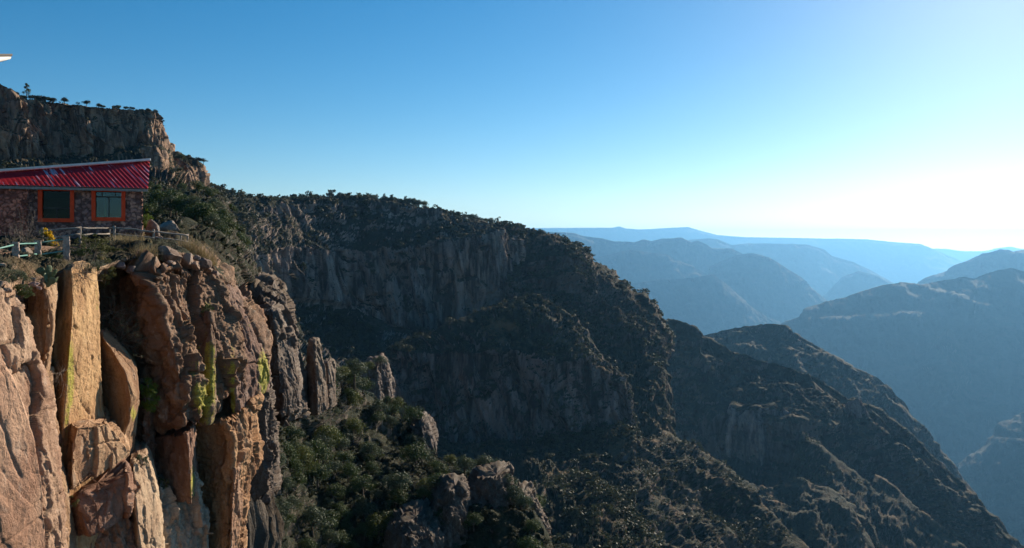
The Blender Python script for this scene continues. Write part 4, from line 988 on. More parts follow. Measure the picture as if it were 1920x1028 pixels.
# ------------------------------------------------------------------ plants on and below the cliff top
def blades(r_, n, h, spread, lean=.6, w=.012, seg=4, droop=.5):
    """curved tapering blades from one root"""
    az = r_.uniform(0, 2 * np.pi, n); hh = h * r_.uniform(.5, 1.1, n); ln = np.abs(r_.normal(0, lean, n))
    rt = np.stack([r_.normal(0, spread, n), r_.normal(0, spread, n), np.zeros(n)], -1)
    dirh = np.stack([np.cos(az), np.sin(az), np.zeros(n)], -1)
    t = np.linspace(0, 1, seg + 1)
    c = rt[:, None] + dirh[:, None] * (ln * hh)[:, None, None] * (t[None, :, None] ** 1.5) + np.array([0, 0, 1.0]) * (hh[:, None, None] * (t - droop * ln[:, None] * t ** 2 * .6)[..., None])
    side = np.stack([-np.sin(az + r_.uniform(-.9, .9, n)), np.cos(az), np.zeros(n)], -1)[:, None] * (w * (1 - .85 * t))[None, :, None]
    V = np.stack([c - side, c + side], 2).reshape(n, -1, 3)
    k = np.arange(seg) * 2
    q = np.stack([k, k + 1, k + 3, k + 2], -1)
    Q = q[None] + (np.arange(n) * (seg + 1) * 2)[:, None, None]
    return V.reshape(-1, 3), Q.reshape(-1, 4)

def leaf_cloud(r_, centers, radii, n_each, size, flat=.35, up=.15, aspect=.62):
    """leaf sized quads on and inside a set of clumps"""
    centers = np.asarray(centers, float); radii = np.asarray(radii, float)
    out = []
    for c, rad, n in zip(centers, radii, np.broadcast_to(n_each, (len(centers),))):
        d = r_.normal(size=(n, 3)); d[:, 2] = d[:, 2] + up * 2; d /= np.linalg.norm(d, axis=1, keepdims=True)
        rr = rad * r_.uniform(.55, 1.08, (n, 1)) * np.array([1, 1, .82])
        p = c + d * rr
        nn = d + r_.normal(0, flat, (n, 3)); nn /= np.linalg.norm(nn, axis=1, keepdims=True)
        t = np.cross(nn, r_.normal(size=(n, 3))); t /= np.linalg.norm(t, axis=1, keepdims=True) + 1e-9
        b = np.cross(nn, t)
        s = size * r_.uniform(.6, 1.35, (n, 1)) * .5
        out.append(np.stack([p - t * s, p - b * s * aspect, p + t * s, p + b * s * aspect], 1))
    V = np.concatenate(out)
    return V.reshape(-1, 3), np.arange(len(V) * 4).reshape(-1, 4)

def branches(mb, r_, p, d, length, rad, depth, spread=.7, kids=3, up=.1):
    n = 5
    pts = [p]; dd = d / np.linalg.norm(d)
    for k in range(n - 1):
        dd = dd + r_.normal(0, .14, 3) + np.array([0, 0, up * .3]); dd /= np.linalg.norm(dd)
        pts.append(pts[-1] + dd * length / (n - 1))
    pts = np.array(pts)
    mb.tube(pts, np.linspace(rad, rad * .5, n), 4)
    if depth > 0:
        for k in range(kids):
            t = r_.integers(2, n)
            nd = dd + r_.normal(0, spread, 3); nd[2] += up
            branches(mb, r_, pts[t], nd, length * r_.uniform(.5, .8), rad * .55, depth - 1, spread, kids, up)

def plant_obj(name, loc, label, cat, parts, group=None):
    e = empty(name, tuple(loc)); tag(e, label, cat, group)
    for pn, v, q, t, mt in parts:
        mesh_from(pn, v, q, mt, e, True, tris=t)
    return e
def mb_arr(mb):
    return np.concatenate(mb.v), np.concatenate(mb.q), np.concatenate(mb.t)

pr = np.random.default_rng(77)
for (px, py, d, h, n, lab) in [
    (268, 494, 34.3, .95, 420, 'widest straw coloured grass clump spreading over the cliff edge stones'),
    (283, 486, 35.4, .75, 260, 'straw grass clump just behind the widest grass clump'),
    (240, 466, 36.2, .8, 260, 'grass clump below the middle of the wooden fence'),
    (222, 462, 37.0, .7, 220, 'short grass clump at the white fence post'),
    (262, 462, 37.2, .75, 240, 'grass clump leaning on the lower fence rail by the house corner'),
    (318, 468, 38.2, .6, 200, 'low grass clump above the largest dark boulder'),
    (340, 474, 38.8, .85, 300, 'grass clump behind the upright brown stone'),
    (358, 478, 39.2, .95, 320, 'tall grass clump right below the last fence post'),
    (376, 487, 39.6, .95, 320, 'grass clump hanging over the right cliff edge'),
    (391, 496, 40.2, .8, 260, 'outermost grass clump at the right end of the cliff top'),
    (300, 466, 38.0, .55, 180, 'small grass clump between the last two fence posts')]:
    v, q = blades(pr, n, h, .12 + .06 * h, .62, .011)
    v2, q2 = blades(pr, n // 3, h * .55, .18, .9, .012)
    o = plant_obj('grass_clump', at(px, py + 3, d), lab, 'grass clump', [], 'dry grass clumps on the cliff top')
    mesh_from('blades', np.concatenate([v, v2]), np.concatenate([q, q2 + len(v)]), M_STRAW, o, True)

def feathery(px, py, d, w_, h_, label, seed, droop=0, mat=M_BRUSH, n=46, leaf=.07, per=60):
    r_ = np.random.default_rng(seed)
    c = r_.normal(size=(n, 3)); c /= np.linalg.norm(c, axis=1, keepdims=True)
    c *= r_.uniform(.25, 1, (n, 1)) ** .6
    c = c * np.array([w_ / 2, w_ / 2.4, h_ / 2])
    if droop: c[:, 2] -= droop * (c[:, 0] + w_ / 2)
    v, q = leaf_cloud(r_, c, r_.uniform(.09, .2, n) * max(w_, h_) * .6, per, leaf, .8, .1, .3)
    mb = MB()
    for k in range(0, n, 2):
        a = np.array([0, 0, -h_ / 2]); t = np.linspace(0, 1, 4)[:, None]
        pts = a * (1 - t) + c[k] * t; pts[1:3, 2] += .05
        mb.tube(pts, np.linspace(.018, .006, 4), 4)
    tv, tq, tt = mb_arr(mb)
    return plant_obj('bush', at(px, py, d), label, 'bush', [('foliage', v, q, None, mat), ('stem', tv, tq, tt, M_TWIG)])
feathery(172, 462, 34.5, 1.7, 1.15, 'olive feathery bush at the cliff edge in front of the middle fence', 201)
feathery(158, 480, 33.2, 1.2, .9, 'dark green low bush under the olive feathery bush', 202, mat=M_OAK)
feathery(196, 500, 32.4, 1.0, 1.5, 'feathery bush hanging down over the cliff edge beside the golden column', 203, .35)
feathery(206, 478, 34.0, 1.1, .8, 'olive bush right of the hanging feathery bush', 204)
feathery(232, 478, 35.2, .8, .5, 'low dark bush left of the widest grass clump', 205, mat=M_OAK)
feathery(95, 486, 30.6, 1.0, .45, 'dark weedy bush between the second and third pillar', 206, mat=M_OAK, leaf=.06)
feathery(20, 520, 24.5, 1.2, .35, 'dull green weeds on the bank below the teal fence', 207, mat=M_GREY, leaf=.05)
feathery(280, 742, 32.6, .72, 1.5, 'bright green bush growing from a crack low in the cliff', 208, mat=M_GREEN, leaf=.09, per=70)
feathery(128, 944, 27.0, .62, .55, 'small dry bush on the ledge under the sunlit wedge block', 209, mat=M_BRUSH, n=24, leaf=.05)
feathery(266, 862, 30.4, .6, .5, 'little grey green bush at the head of the pale pillar', 210, mat=M_GREY, n=24, leaf=.05)
feathery(276, 414, 47.5, .55, 1.3, 'narrow yellow green shrub at the right corner of the house', 211, mat=M_GREEN, n=30, leaf=.08)
feathery(305, 905, 33.4, .5, .6, 'sparse green weed on the dark square overhang', 212, mat=M_BRUSH, n=16, leaf=.05)
feathery(40, 545, 24.6, .9, .4, 'dark weeds left of the pink stones', 213, mat=M_OAK, leaf=.05)
feathery(386, 582, 36.8, .9, .5, 'dark moss clump on the headland above the lichen streak', 214, mat=M_OAK, n=26, leaf=.06)
# yellow flowering bush
r_ = np.random.default_rng(33)
n = 26; t = np.linspace(0, 1, n)
c = np.stack([-.18 + .40 * t + r_.normal(0, .05, n), r_.normal(0, .08, n), .34 - .62 * t + r_.normal(0, .06, n)], -1)
v, q = leaf_cloud(r_, c, np.full(n, .09), 46, .06, .8)
c2 = c[::3] - np.array([.1, 0, .12]); v2, q2 = leaf_cloud(r_, c2, np.full(len(c2), .16), 60, .06, .8)
plant_obj('flowering_bush', at(95, 450, 33.4), 'yellow blossoming bush leaning over the teal rail', 'bush', [('blossom', v, q, None, M_YELLOW), ('foliage', v2, q2, None, M_OAK)])
# bare twigs
def twiggy(px, py, d, length, n, label, seed, spread=.6, dirv=(0, 0, 1), depth=2, rad=.012, name='bare_shrub', leaves=0):
    r_ = np.random.default_rng(seed); mb = MB()
    for k in range(n):
        dd = np.array(dirv, float) + r_.normal(0, spread, 3)
        branches(mb, r_, r_.normal(0, .08, 3) * np.array([1, 1, .1]), dd, length * r_.uniform(.6, 1.1), rad, depth, .5)
    v, q, t = mb_arr(mb)
    parts = [('twigs', v, q, t, M_TWIG)]
    if leaves:
        idx = r_.integers(0, len(v), leaves)
        lv, lq = leaf_cloud(r_, v[idx], np.full(leaves, .07), 3, .05, .9)
        parts.append(('foliage', lv, lq, None, M_GREY))
    return plant_obj(name, at(px, py, d), label, 'shrub', parts)
twiggy(48, 458, 33.5, .8, 14, 'tall bare shrub of thin stems in front of the reddish wing', 221, .35)
twiggy(20, 462, 31.5, .6, 8, 'bare stems at the left edge before the reddish wing', 222, .4)
twiggy(76, 462, 33.8, .55, 8, 'bare twigs at the left end of the wooden fence', 223, .4)
twiggy(112, 470, 32.2, .5, 8, 'dry twigs left of the third stone pillar', 224, .6)
twiggy(150, 512, 28.6, .55, 16, 'dry spiny shrub sprawling over the golden column top', 225, .9, (0, -.2, .2))
twiggy(225, 640, 32.6, .9, 26, 'dark tangled brush in the recess beside the headland', 226, .9, (.1, -.1, .2), 2, .01, leaves=500)
twiggy(212, 585, 32.8, .8, 18, 'dry brush high in the shaded recess below the feathery bush', 227, .9, (0, -.1, -.2), 2, .01, leaves=200)
twiggy(205, 822, 29.4, .6, 6, 'bare twig reaching left over the sunlit wedge block', 228, .25, (-1, -.25, -.5), 2, .008)
twiggy(110, 700, 26.6, .6, 10, 'dead twigs hanging in the gap left of the golden column', 229, .6, (0, -.2, -.6), 2, .008)
twiggy(395, 490, 41.0, .7, 10, 'thin bare shrub behind the outermost grass clump', 230, .6, (0, 0, .8), 2, .008)
# prickly pear
def pads(px, py, d, lst, label):
    e = empty('prickly_pear', tuple(at(px, py, d))); tag(e, label, 'cactus')
    o0 = np.array(e.location)
    for (x, y, a, b, dy, ang, yaw) in lst:
        nv, nu = 16, 20
        th = np.linspace(0, np.pi, nv); ph = np.arange(nu) / nu * 2 * np.pi
        D = np.stack([np.sin(th)[:, None] * np.cos(ph), .22 * np.sin(th)[:, None] * np.sin(ph), np.cos(th)[:, None] * np.ones(nu)], -1)
        D[..., 0] *= (1 + .22 * D[..., 2])
        D = D * np.array([a, a, b]) / F * d
        D = D + .004 * fbm(D / .02, 2, 3)[..., None]
        ca, sa = math.cos(R(ang)), math.sin(R(ang)); cy, sy = math.cos(R(yaw)), math.sin(R(yaw))
        X = D[..., 0] * cy - D[..., 1] * sy; Y = D[..., 0] * sy + D[..., 1] * cy
        D = np.stack([X * ca + D[..., 2] * sa, Y, -X * sa + D[..., 2] * ca], -1)
        mesh_from('pad', D + at(x, y, d + dy) - o0, grid_quads(nv, nu, True), M_CACTUS, e, True)
pads(90, 535, 26.2, [(90, 531, 6, 8, 0, 0, 20), (97, 527, 7, 7.5, .05, 20, 40), (86, 521, 4.5, 9.5, -.05, -12, 70), (95, 517, 6.5, 7, .1, 8, 10), (76, 508, 7, 7, .15, -25, 30), (83, 513, 6, 7, .12, -20, 10), (92, 505, 6, 8, .1, 0, 60), (102, 512, 4.5, 8, .1, 25, 65), (88, 511, 5, 7, .05, 10, 30), (104, 526, 4, 8, .15, 30, 80)],
     'prickly pear cactus with flat green pads on the first column top')
pads(128, 505, 29.0, [(122, 503, 4, 6, 0, -20, 20), (130, 500, 5, 6, 0, 10, 60), (136, 504, 4, 6, .05, 25, 40)], 'small shaded prickly pear at the foot of the third pillar')
# spiky rosettes
for (px, py, d, h, lab, sd) in ((168, 512, 29.2, .42, 'spiky rosette plant on the sunlit edge of the golden column', 241), (182, 508, 30.0, .36, 'smaller spiky rosette right of the golden column top', 242)):
    r_ = np.random.default_rng(sd)
    v, q = blades(r_, 46, h, .03, 1.1, .018, 3, .2)
    e = plant_obj('spiky_plant', at(px, py, d), lab, 'plant', [])
    mesh_from('leaves', v, q, M_GREY, e, False)

# ------------------------------------------------------------------ trees
def crown_oak(r_, h, w_, n_lobes=16, per=130, leaf=.3):
    c = r_.normal(size=(n_lobes, 3)); c /= np.linalg.norm(c, axis=1, keepdims=True)
    c[:, 2] = np.abs(c[:, 2]) * 1.3 - .55
    c *= r_.uniform(.35, 1, (n_lobes, 1))
    c = c * np.array([w_ * .38, w_ * .38, h * .36]) + np.array([0, 0, h * .52])
    rad = r_.uniform(.16, .27, n_lobes) * w_
    return leaf_cloud(r_, c, rad, per, leaf, .45, .18, .7), c
def trunk_oak(r_, h, c):
    mb = MB()
    lean = r_.normal(0, .08, 2) * h
    fork = np.array([lean[0] * .4, lean[1] * .4, h * .32])
    mb.tube(np.array([[0, 0, -.5], [lean[0] * .1, lean[1] * .1, h * .1], fork]), [.05 * h, .04 * h, .03 * h], 7)
    for k in c[:7]:
        t = np.linspace(0, 1, 4)[:, None]
        mb.tube(fork * (1 - t) + k * t + np.array([0, 0, .04 * h]) * np.sin(t * np.pi), np.linspace(.022 * h, .006 * h, 4), 5)
    return mb_arr(mb)
def crown_pine(r_, h, leaf=.4, flat=False):
    n = 13; c = []; rad = []
    for k in range(n):
        t = (k + .5) / n
        z = h * (.32 + .66 * t)
        rr = h * (.30 if flat else .20) * (1 - (t ** 1.5) * .75) * r_.uniform(.5, 1.1)
        a = r_.uniform(0, 6.28)
        c.append((rr * math.cos(a), rr * math.sin(a), z)); rad.append(h * r_.uniform(.08, .13) * (1.15 - .5 * t))
    c = np.array(c)
    return leaf_cloud(r_, c, np.array(rad), 60, leaf, .7, .1, .5), c
def trunk_pine(r_, h, c):
    mb = MB(); b = r_.normal(0, .02, 2) * h
    mb.tube(np.array([[0, 0, -.6], [b[0] * .3, b[1] * .3, h * .4], [b[0], b[1], h * .95]]), [.028 * h, .02 * h, .006 * h], 6)
    for k in c[::2]:
        t = np.linspace(0, 1, 3)[:, None]
        mb.tube(np.array([0, 0, k[2] - .03 * h]) * (1 - t) + k * t, np.linspace(.009 * h, .004 * h, 3), 4)
    return mb_arr(mb)

tr = np.random.default_rng(99)
PROTO = {}
def make_proto(kind, k, mat):
    r_ = np.random.default_rng(500 + k * 7 + len(kind))
    if kind == 'oak':
        (v, q), c = crown_oak(r_, 1.0, 1.15, 17, 120, .052); tv = trunk_oak(r_, 1.0, c)
    elif kind == 'shrub':
        (v, q), c = crown_oak(r_, 1.0, 1.5, 10, 110, .075); v[:, 2] = v[:, 2] * .9 - .12; c[:, 2] -= .15; tv = trunk_oak(r_, .7, c)
    elif kind == 'flat':
        (v, q), c = crown_oak(r_, 1.0, 1.3, 12, 120, .085); v[:, 2] = v[:, 2] * .95 + .02; tv = trunk_oak(r_, .9, c)
    else:
        (v, q), c = crown_pine(r_, 1.0, .06); tv = trunk_pine(r_, 1.0, c)
    cm = bpy.data.meshes.new  # silence linters
    cr = mesh_from('crown', v, q, mat, None, False); tk = mesh_from('trunk', tv[0], tv[1], M_BARK, None, True, tris=tv[2])
    COL.objects.unlink(cr); COL.objects.unlink(tk)
    return cr, tk
SPECS = {'oak': (M_OAK, M_OLIVE, M_GREY, M_OAK, M_GREY, M_OAK), 'shrub': (M_OAK, M_OLIVE, M_GREY), 'pine': (M_PINE, M_PINE, M_OAK), 'flat': (M_PINE, M_OAK, M_PINE)}
NAMES = {'oak': 'oak_tree', 'shrub': 'round_shrub', 'pine': 'pine_tree', 'flat': 'spreading_tree'}
SHADE = {M_OAK.name: 'dark', M_OLIVE.name: 'olive', M_GREY.name: 'greyish', M_PINE.name: 'blackish'}
for k_, mats in SPECS.items():
    for i_, m_ in enumerate(mats): PROTO[(k_, i_)] = (make_proto(k_, i_, m_), m_)
PLACED = []
def tree(kind, var, loc, h, group, wide=1.0):
    (cr, tk), m_ = PROTO[(kind, var)]
    e = empty(NAMES[kind], tuple(loc), tr.uniform(0, 6.28)); e.scale = (h * wide, h * wide, h)
    for s in (cr, tk):
        c = s.copy(); COL.objects.link(c); c.parent = e
    tag(e, None, 'shrub' if kind == 'shrub' else 'tree', group)
    px, py = HX + loc[0] / loc[1] * F, HY - loc[2] / loc[1] * F
    PLACED.append((e, px, py, h, SHADE[m_.name], kind, loc[1]))
    return e

def surface_samples(land, n, seed, fn):
    """random points of a landform that the photo would show, with their pixel, normal and soil"""
    P, nn, veg, C = land
    r_ = np.random.default_rng(seed)
    nv, nu = P.shape[:2]
    a = np.linalg.norm(np.cross(P[1:, :-1] - P[:-1, :-1], P[:-1, 1:] - P[:-1, :-1]), axis=-1)
    px = HX + P[..., 0] / P[..., 1] * F; py = HY - P[..., 2] / P[..., 1] * F
    wt = a * (fn(px, py, nn, veg) * (.12 + sm(-.15, .4, fbm(P / (.045 * np.median(P[..., 1])), 3, seed))))[:-1, :-1]
    wt = np.where((px[:-1, :-1] > -60) & (px[:-1, :-1] < 1980) & (py[:-1, :-1] < 1080), wt, 0)
    cdf = np.cumsum(wt.ravel()); cdf /= cdf[-1]
    idx = np.searchsorted(cdf, r_.random(n))
    i, j = np.unravel_index(np.minimum(idx, wt.size - 1), wt.shape)
    s, t = r_.random(n)[:, None], r_.random(n)[:, None]
    pts = (P[i, j] * (1 - s) + P[i + 1, j] * s) * (1 - t) + (P[i, j + 1] * (1 - s) + P[i + 1, j + 1] * s) * t
    return pts

def spaced(pts, rad, limit):
    out = []
    for p in pts:
        r = rad(p)
        if all((p[0] - o[0]) ** 2 + (p[1] - o[1]) ** 2 + (p[2] - o[2]) ** 2 > (r) ** 2 for o in out):
            out.append(p)
            if len(out) >= limit: break
    return out
ok = lambda px, py, n, v: np.clip(v, 0, 1) * (n[..., 2] > .25)

# bushy slope below the cliff
pts = surface_samples(NEAR, 3000, 11, lambda px, py, n, v: (.5 + v) * (px > 440) * (px < 1010) * (py > 690))
for k, p in enumerate(spaced(pts, lambda p: 2.4, 190)):
    h = tr.uniform(2.8, 5.8) * tr.uniform(.8, 1.15); v_ = int(tr.integers(0, 6))
    if tr.random() < .3: tree('shrub', int(tr.integers(0, 3)), p - np.array([0, 0, .15]), tr.uniform(1.3, 2.4), 'trees on the bushy slope below the sunlit cliff')
    else: tree('oak', v_, p - np.array([0, 0, .3]), h, 'trees on the bushy slope below the sunlit cliff')
near_ = [np.array(r[0].location) for r in PLACED]
pts = [p for p in surface_samples(NEAR, 4000, 13, lambda px, py, n, v: 1.0 * (px > 450) * (px < 700) * (py > 830)) if all(((p - o) ** 2).sum() > 5 for o in near_)]
for k, p in enumerate(spaced(pts, lambda p: 2.1, 50)):
    tree('oak', int(tr.integers(0, 6)), p - np.array([0, 0, .3]), tr.uniform(2.2, 4.2), 'trees on the bushy slope below the sunlit cliff')
# oaks on the slope right of the house
pts = surface_samples(OAKS, 3000, 12, lambda px, py, n, v: (px > 262) * (px < 470) * (py > 340) * (py < 500) * (.3 + v))
for k, p in enumerate(spaced(pts, lambda p: 1.9 + .010 * p[1], 80)):
    tree('oak', int(tr.choice([0, 2, 3, 5])), p - np.array([0, 0, .3]), tr.uniform(2.5, 4.2), 'oaks on the slope right of the house')
for (px, py, d, h) in ((300, 402, 110, 3.6), (318, 412, 100, 3.4), (330, 402, 105, 3.6), (350, 418, 100, 3.8), (366, 434, 95, 3.6), (378, 424, 105, 3.4), (390, 442, 98, 3.2), (405, 457, 92, 3.0)):
    tree('oak', int(tr.choice([0, 2, 5])), at(px, py, d), h, 'oaks on the slope right of the house')
# trees along the rim of the high cliff
for (px, py, kind, hpx, lab) in ((50, 187, 'pine', 29, 0), (44, 189, 'flat', 12, 0), (60, 189, 'flat', 12, 0), (70, 190, 'flat', 12, 0), (80, 191, 'flat', 12, 0), (90, 192, 'flat', 12, 0), (100, 193, 'flat', 11, 0), (121, 194, 'flat', 12, 0), (162, 198, 'flat', 11, 0), (186, 203, 'flat', 10, 0), (194, 204, 'flat', 8, 0), (221, 206, 'flat', 11, 0), (236, 207, 'flat', 9, 0), (248, 208, 'flat', 9, 0), (278, 211, 'flat', 9, 0), (290, 214, 'flat', 10, 0), (30, 180, 'flat', 8, 0)):
    tree(kind, int(tr.integers(0, 3)), at(px, py, 468 + .205 * max(px - 36, 0)), hpx / F * 500, 'trees along the rim of the high cliff', 1.0 if kind == 'pine' else 1.2)
for (px, py, hpx, kind) in ((324, 300, 9, 'flat'), (340, 302, 15, 'oak'), (358, 303, 10, 'flat'), (370, 304, 10, 'flat'), (381, 306, 10, 'flat'), (397, 352, 9, 'oak'), (404, 354, 8, 'oak')):
    tree(kind, int(tr.integers(0, 3)), at(px, py, 545), hpx / F * 545, 'trees on the squat rock block beside the high cliff', 1.5)
# pines along the skyline across the gully
gx = np.sort(np.concatenate([tr.uniform(478, 800, 88), tr.uniform(838, 1060, 40)]))
cx = np.array([c[0] for c in crest]); cyy = np.array([c[1] for c in crest]); cd = np.array([c[2] for c in crest])
for x in gx:
    d = float(np.interp(x, cx, cd)); y = float(np.interp(x, cx, cyy))
    hh = tr.uniform(8, 15) if 560 < x < 800 else tr.uniform(5, 11)
    tree('pine' if tr.random() < .6 else 'oak', int(tr.integers(0, 3)), at(x, y + 3.5, d), hh / F * d * 1.15, 'trees along the skyline of the shaded cliff', 1.25)
# on the rock ridge and the crest knobs
for (px, py, d, hpx, kind) in ((664, 716, 175, 46, 'oak'), (690, 700, 246, 26, 'oak'), (714, 688, 246, 24, 'oak'), (640, 712, 168, 30, 'oak'), (590, 760, 95, 26, 'oak'), (560, 752, 84, 20, 'shrub'), (470, 545, 92, 10, 'shrub'), (500, 552, 88, 9, 'shrub'), (455, 560, 84, 12, 'shrub'), (950, 912, 150, 26, 'oak'), (905, 902, 152, 16, 'shrub'), (930, 905, 152, 18, 'oak'), (985, 945, 148, 20, 'shrub'), (620, 610, 700, 10, 'oak')):
    tree(kind, int(tr.integers(0, 3)), at(px, py, d), hpx / F * d, 'trees among the rocks past the sunlit cliff', 1.1)

# labels that single each tree out: its look, its place, then its order among its like
ZONES = {'trees on the bushy slope below the sunlit cliff': ('on the bushy slope', [(lambda x, y: y < 800, 'near its crest'), (lambda x, y: x < 640 and y > 800, 'near the sunlit cliff foot'), (lambda x, y: x > 820, 'above the grey outcrops'), (lambda x, y: True, 'in its middle')]),
         'oaks on the slope right of the house': ('right of the house', [(lambda x, y: y < 390, 'at its top'), (lambda x, y: x < 350, 'behind the wooden fence'), (lambda x, y: True, 'above the grey knob')]),
         'trees along the rim of the high cliff': ('on the high cliff rim', [(lambda x, y: True, 'against the sky')]),
         'trees on the squat rock block beside the high cliff': ('on the squat rock block', [(lambda x, y: True, 'against the sky')]),
         'trees along the skyline of the shaded cliff': ('on the shaded cliff skyline', [(lambda x, y: x < 640, 'left part'), (lambda x, y: x < 820, 'highest part'), (lambda x, y: True, 'falling right part')]),
         'trees among the rocks past the sunlit cliff': ('among the rocks past the sunlit cliff', [(lambda x, y: True, '')])}
groups = {}
for rec in PLACED:
    e, x, y, h, shade, kind, d = rec
    place, subs = ZONES[e['group']]
    sub = next(s for f, s in subs if f(x, y))
    hp = h / d * F
    size = 'large' if hp > 42 else 'medium' if hp > 24 else 'small' if hp > 11 else 'tiny'
    kn = {'oak': 'round tree', 'shrub': 'low shrub', 'pine': 'pine', 'flat': 'spreading tree'}[kind]
    groups.setdefault(f'{size} {shade} {kn} {place} {sub}'.strip(), []).append((x, e))
ORD = ['', 'second', 'third', 'fourth', 'fifth', 'sixth', 'seventh', 'eighth', 'ninth', 'tenth', 'eleventh', 'twelfth', 'thirteenth', 'fourteenth', 'fifteenth', 'sixteenth', 'seventeenth', 'eighteenth', 'nineteenth', 'twentieth'] + [f'{k}th' for k in range(21, 80)]
for text, es in groups.items():
    es.sort(key=lambda t: t[0])
    for k, (x, e) in enumerate(es):
        e['label'] = text if len(es) == 1 else text + (', leftmost' if k == 0 else ', rightmost' if k == len(es) - 1 else f', {ORD[k]} from left')

# woods and scrub that read as one mass
def low_tree(r_, h, n):
    c = r_.normal(size=(5, 3)) * np.array([.22, .22, .14]) * h + np.array([0, 0, .5 * h])
    return leaf_cloud(r_, c, np.full(5, .26 * h), n, .24 * h, .55, .2, .75)[0].reshape(-1, 4, 3)
lt = [low_tree(np.random.default_rng(40 + k), 1.0, 14) for k in range(8)]
lt_small = [low_tree(np.random.default_rng(60 + k), 1.0, 7) for k in range(8)]
def wood(name, specs, label, seed, mat):
    r_ = np.random.default_rng(seed); allq = []
    for land, n, fn, h0, h1, bank in specs:
        pts = surface_samples(land, n, seed + n, fn)
        for p in pts:
            h = h0 * .8 + (h1 - h0) * 1.35 * r_.random() ** 2.2; a = r_.uniform(0, 6.28); ca, sa = math.cos(a), math.sin(a)
            T = bank[r_.integers(0, len(bank))]
            V = T * h
            allq.append(np.stack([V[..., 0] * ca - V[..., 1] * sa, V[..., 0] * sa + V[..., 1] * ca, V[..., 2] * .95], -1) + p - np.array([0, 0, .08 * h]))
    V = np.concatenate(allq)
    o = mesh_from(name, V.reshape(-1, 3), np.arange(len(V) * 4).reshape(-1, 4), mat, None, False)
    return tag(o, label, 'woodland', None, 'stuff')
names = [k for k in LAND]
W = LAND
wood('woodland', [
    (W['canyon_wall'], 3600, lambda px, py, n, v: ok(px, py, n, v) * (py < 760) * (px < 1000), 3, 8, lt),
    (W['canyon_wall.001'], 2600, lambda px, py, n, v: ok(px, py, n, v), 2.5, 6.5, lt),
    (W['hillside'], 2300, lambda px, py, n, v: ok(px, py, n, v), 3, 7.5, lt),
    (W['upper_cliff'], 900, lambda px, py, n, v: ok(px, py, n, v) * (py > 195), 1.6, 4.5, lt),
    (W['canyon_spur.001'], 2600, ok, 2.5, 6, lt_small), (W['canyon_spur.002'], 1500, ok, 3, 7, lt_small), (W['canyon_spur.003'], 700, ok, 2, 5, lt),
    (W['canyon_ridge.006'], 8000, ok, 2.5, 8, lt_small), (W['canyon_ridge.005'], 3500, ok, 4, 9, lt_small), (W['canyon_spur.004'], 900, ok, 2.5, 7, lt_small), (W['canyon_spur.005'], 900, ok, 2.5, 7, lt_small)],
    'dark scrub woodland covering the far slopes and cliff ledges', 700, M_FOREST)
wood('undergrowth', [
    (NEAR, 3000, lambda px, py, n, v: (px > 430) * (px < 1060) * (.15 + v), .5, 1.3, lt),
    (OAKS, 1200, lambda px, py, n, v: (px > 250) * (px < 500) * (py > 340) * (.15 + v), .4, 1.2, lt)],
    'low undergrowth between the trees of the near slopes', 701, M_FOREST)
r_ = np.random.default_rng(15)
pts = surface_samples(W['ground'], 900, 5, lambda px, py, n, v: (px > -20) * (px < 440) * (py < 540) * (n[..., 2] > .3))
vs, qs, k = [], [], 0
for p in pts:
    v, q = blades(r_, 12, r_.uniform(.12, .35), .08, .6, .012, 3)
    vs.append(v + p); qs.append(q + k); k += len(v)
o = mesh_from('grass', np.concatenate(vs), np.concatenate(qs), M_STRAW, None, False)
tag(o, 'thin dry grass growing over the cliff top ground', 'grass', None, 'stuff')

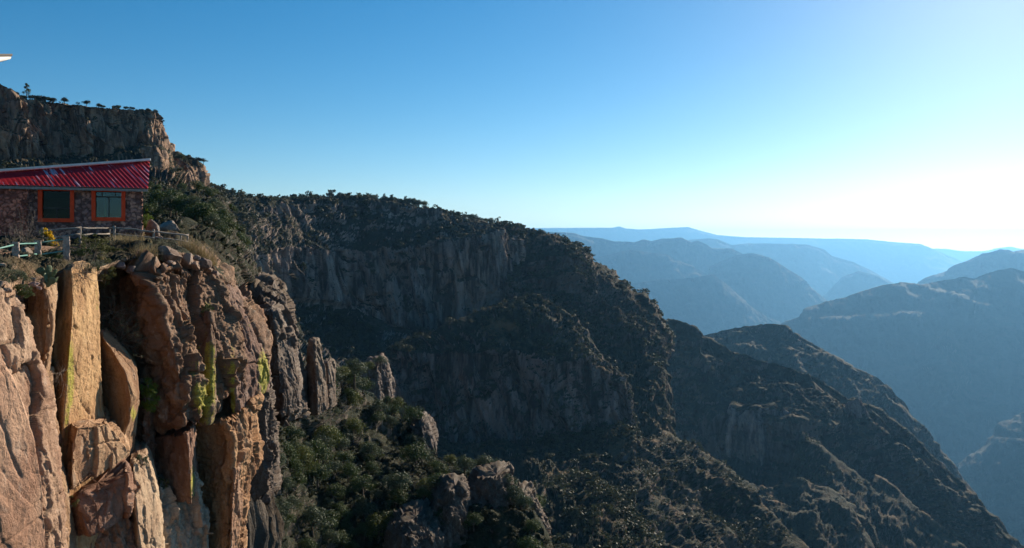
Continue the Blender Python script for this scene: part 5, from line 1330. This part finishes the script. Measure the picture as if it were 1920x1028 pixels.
# ------------------------------------------------------------------ air, sky, sun, camera
SUN_AZ, SUN_EL = 34.0, 20.5
m = bpy.data.materials.new('haze_air'); m.use_nodes = True
nt = m.node_tree; nt.nodes.clear()
vo = nt.nodes.new('ShaderNodeVolumePrincipled')
vo.inputs['Color'].default_value = (.22, .55, 1.0, 1)
vo.inputs['Density'].default_value = 2.9e-5
vo.inputs['Anisotropy'].default_value = .45
out = nt.nodes.new('ShaderNodeOutputMaterial'); nt.links.new(vo.outputs[0], out.inputs['Volume'])
b = MB(); b.box((-95000, -5000, -2601), (190000, 0, 0), (0, 48200, 0), (0, 0, 2601 + 680))
tag(b.build('haze', m), 'blue haze filling the canyon air', 'haze', None, 'stuff')

w = bpy.data.worlds.new('World'); scene.world = w; w.use_nodes = True
nt = w.node_tree
bg = nt.nodes['Background']
sky = nt.nodes.new('ShaderNodeTexSky'); sky.sky_type = 'NISHITA'
sky.sun_disc = False; sky.sun_elevation = R(SUN_EL); sky.sun_rotation = R(SUN_AZ)
sky.altitude = 1500; sky.air_density = 1.0; sky.dust_density = .55; sky.ozone_density = 2.5
hs = nt.nodes.new('ShaderNodeHueSaturation'); hs.inputs['Saturation'].default_value = 1.4; hs.inputs['Hue'].default_value = .493
nt.links.new(sky.outputs[0], hs.inputs['Color']); nt.links.new(hs.outputs[0], bg.inputs[0]); bg.inputs[1].default_value = .065
sun = bpy.data.objects.new('sun', bpy.data.lights.new('sun', 'SUN')); COL.objects.link(sun)
sun.data.energy = 5.0; sun.data.angle = R(.5); sun.data.color = (1, .86, .67)
d = Vector((math.sin(R(SUN_AZ)) * math.cos(R(SUN_EL)), math.cos(R(SUN_AZ)) * math.cos(R(SUN_EL)), math.sin(R(SUN_EL))))
sun.rotation_euler = d.to_track_quat('Z', 'Y').to_euler()
cam = bpy.data.objects.new('camera', bpy.data.cameras.new('camera')); COL.objects.link(cam)
cam.rotation_euler = (R(90), 0, 0)
cam.data.sensor_width = 36; cam.data.lens = 36 * F / 1920
cam.data.shift_y = (HY - 514) / 1920
cam.data.clip_end = 250000; cam.data.clip_start = .1
scene.camera = cam
scene.view_settings.view_transform = 'Standard'; scene.view_settings.look = 'None'
scene.view_settings.exposure = .75; scene.view_settings.gamma = 1
c = scene.cycles
c.max_bounces = 5; c.diffuse_bounces = 2; c.glossy_bounces = 3; c.transmission_bounces = 4; c.transparent_max_bounces = 8; c.volume_bounces = 0
c.sample_clamp_indirect = 4
c.use_adaptive_sampling = True; c.adaptive_threshold = .02
c.use_denoising = True
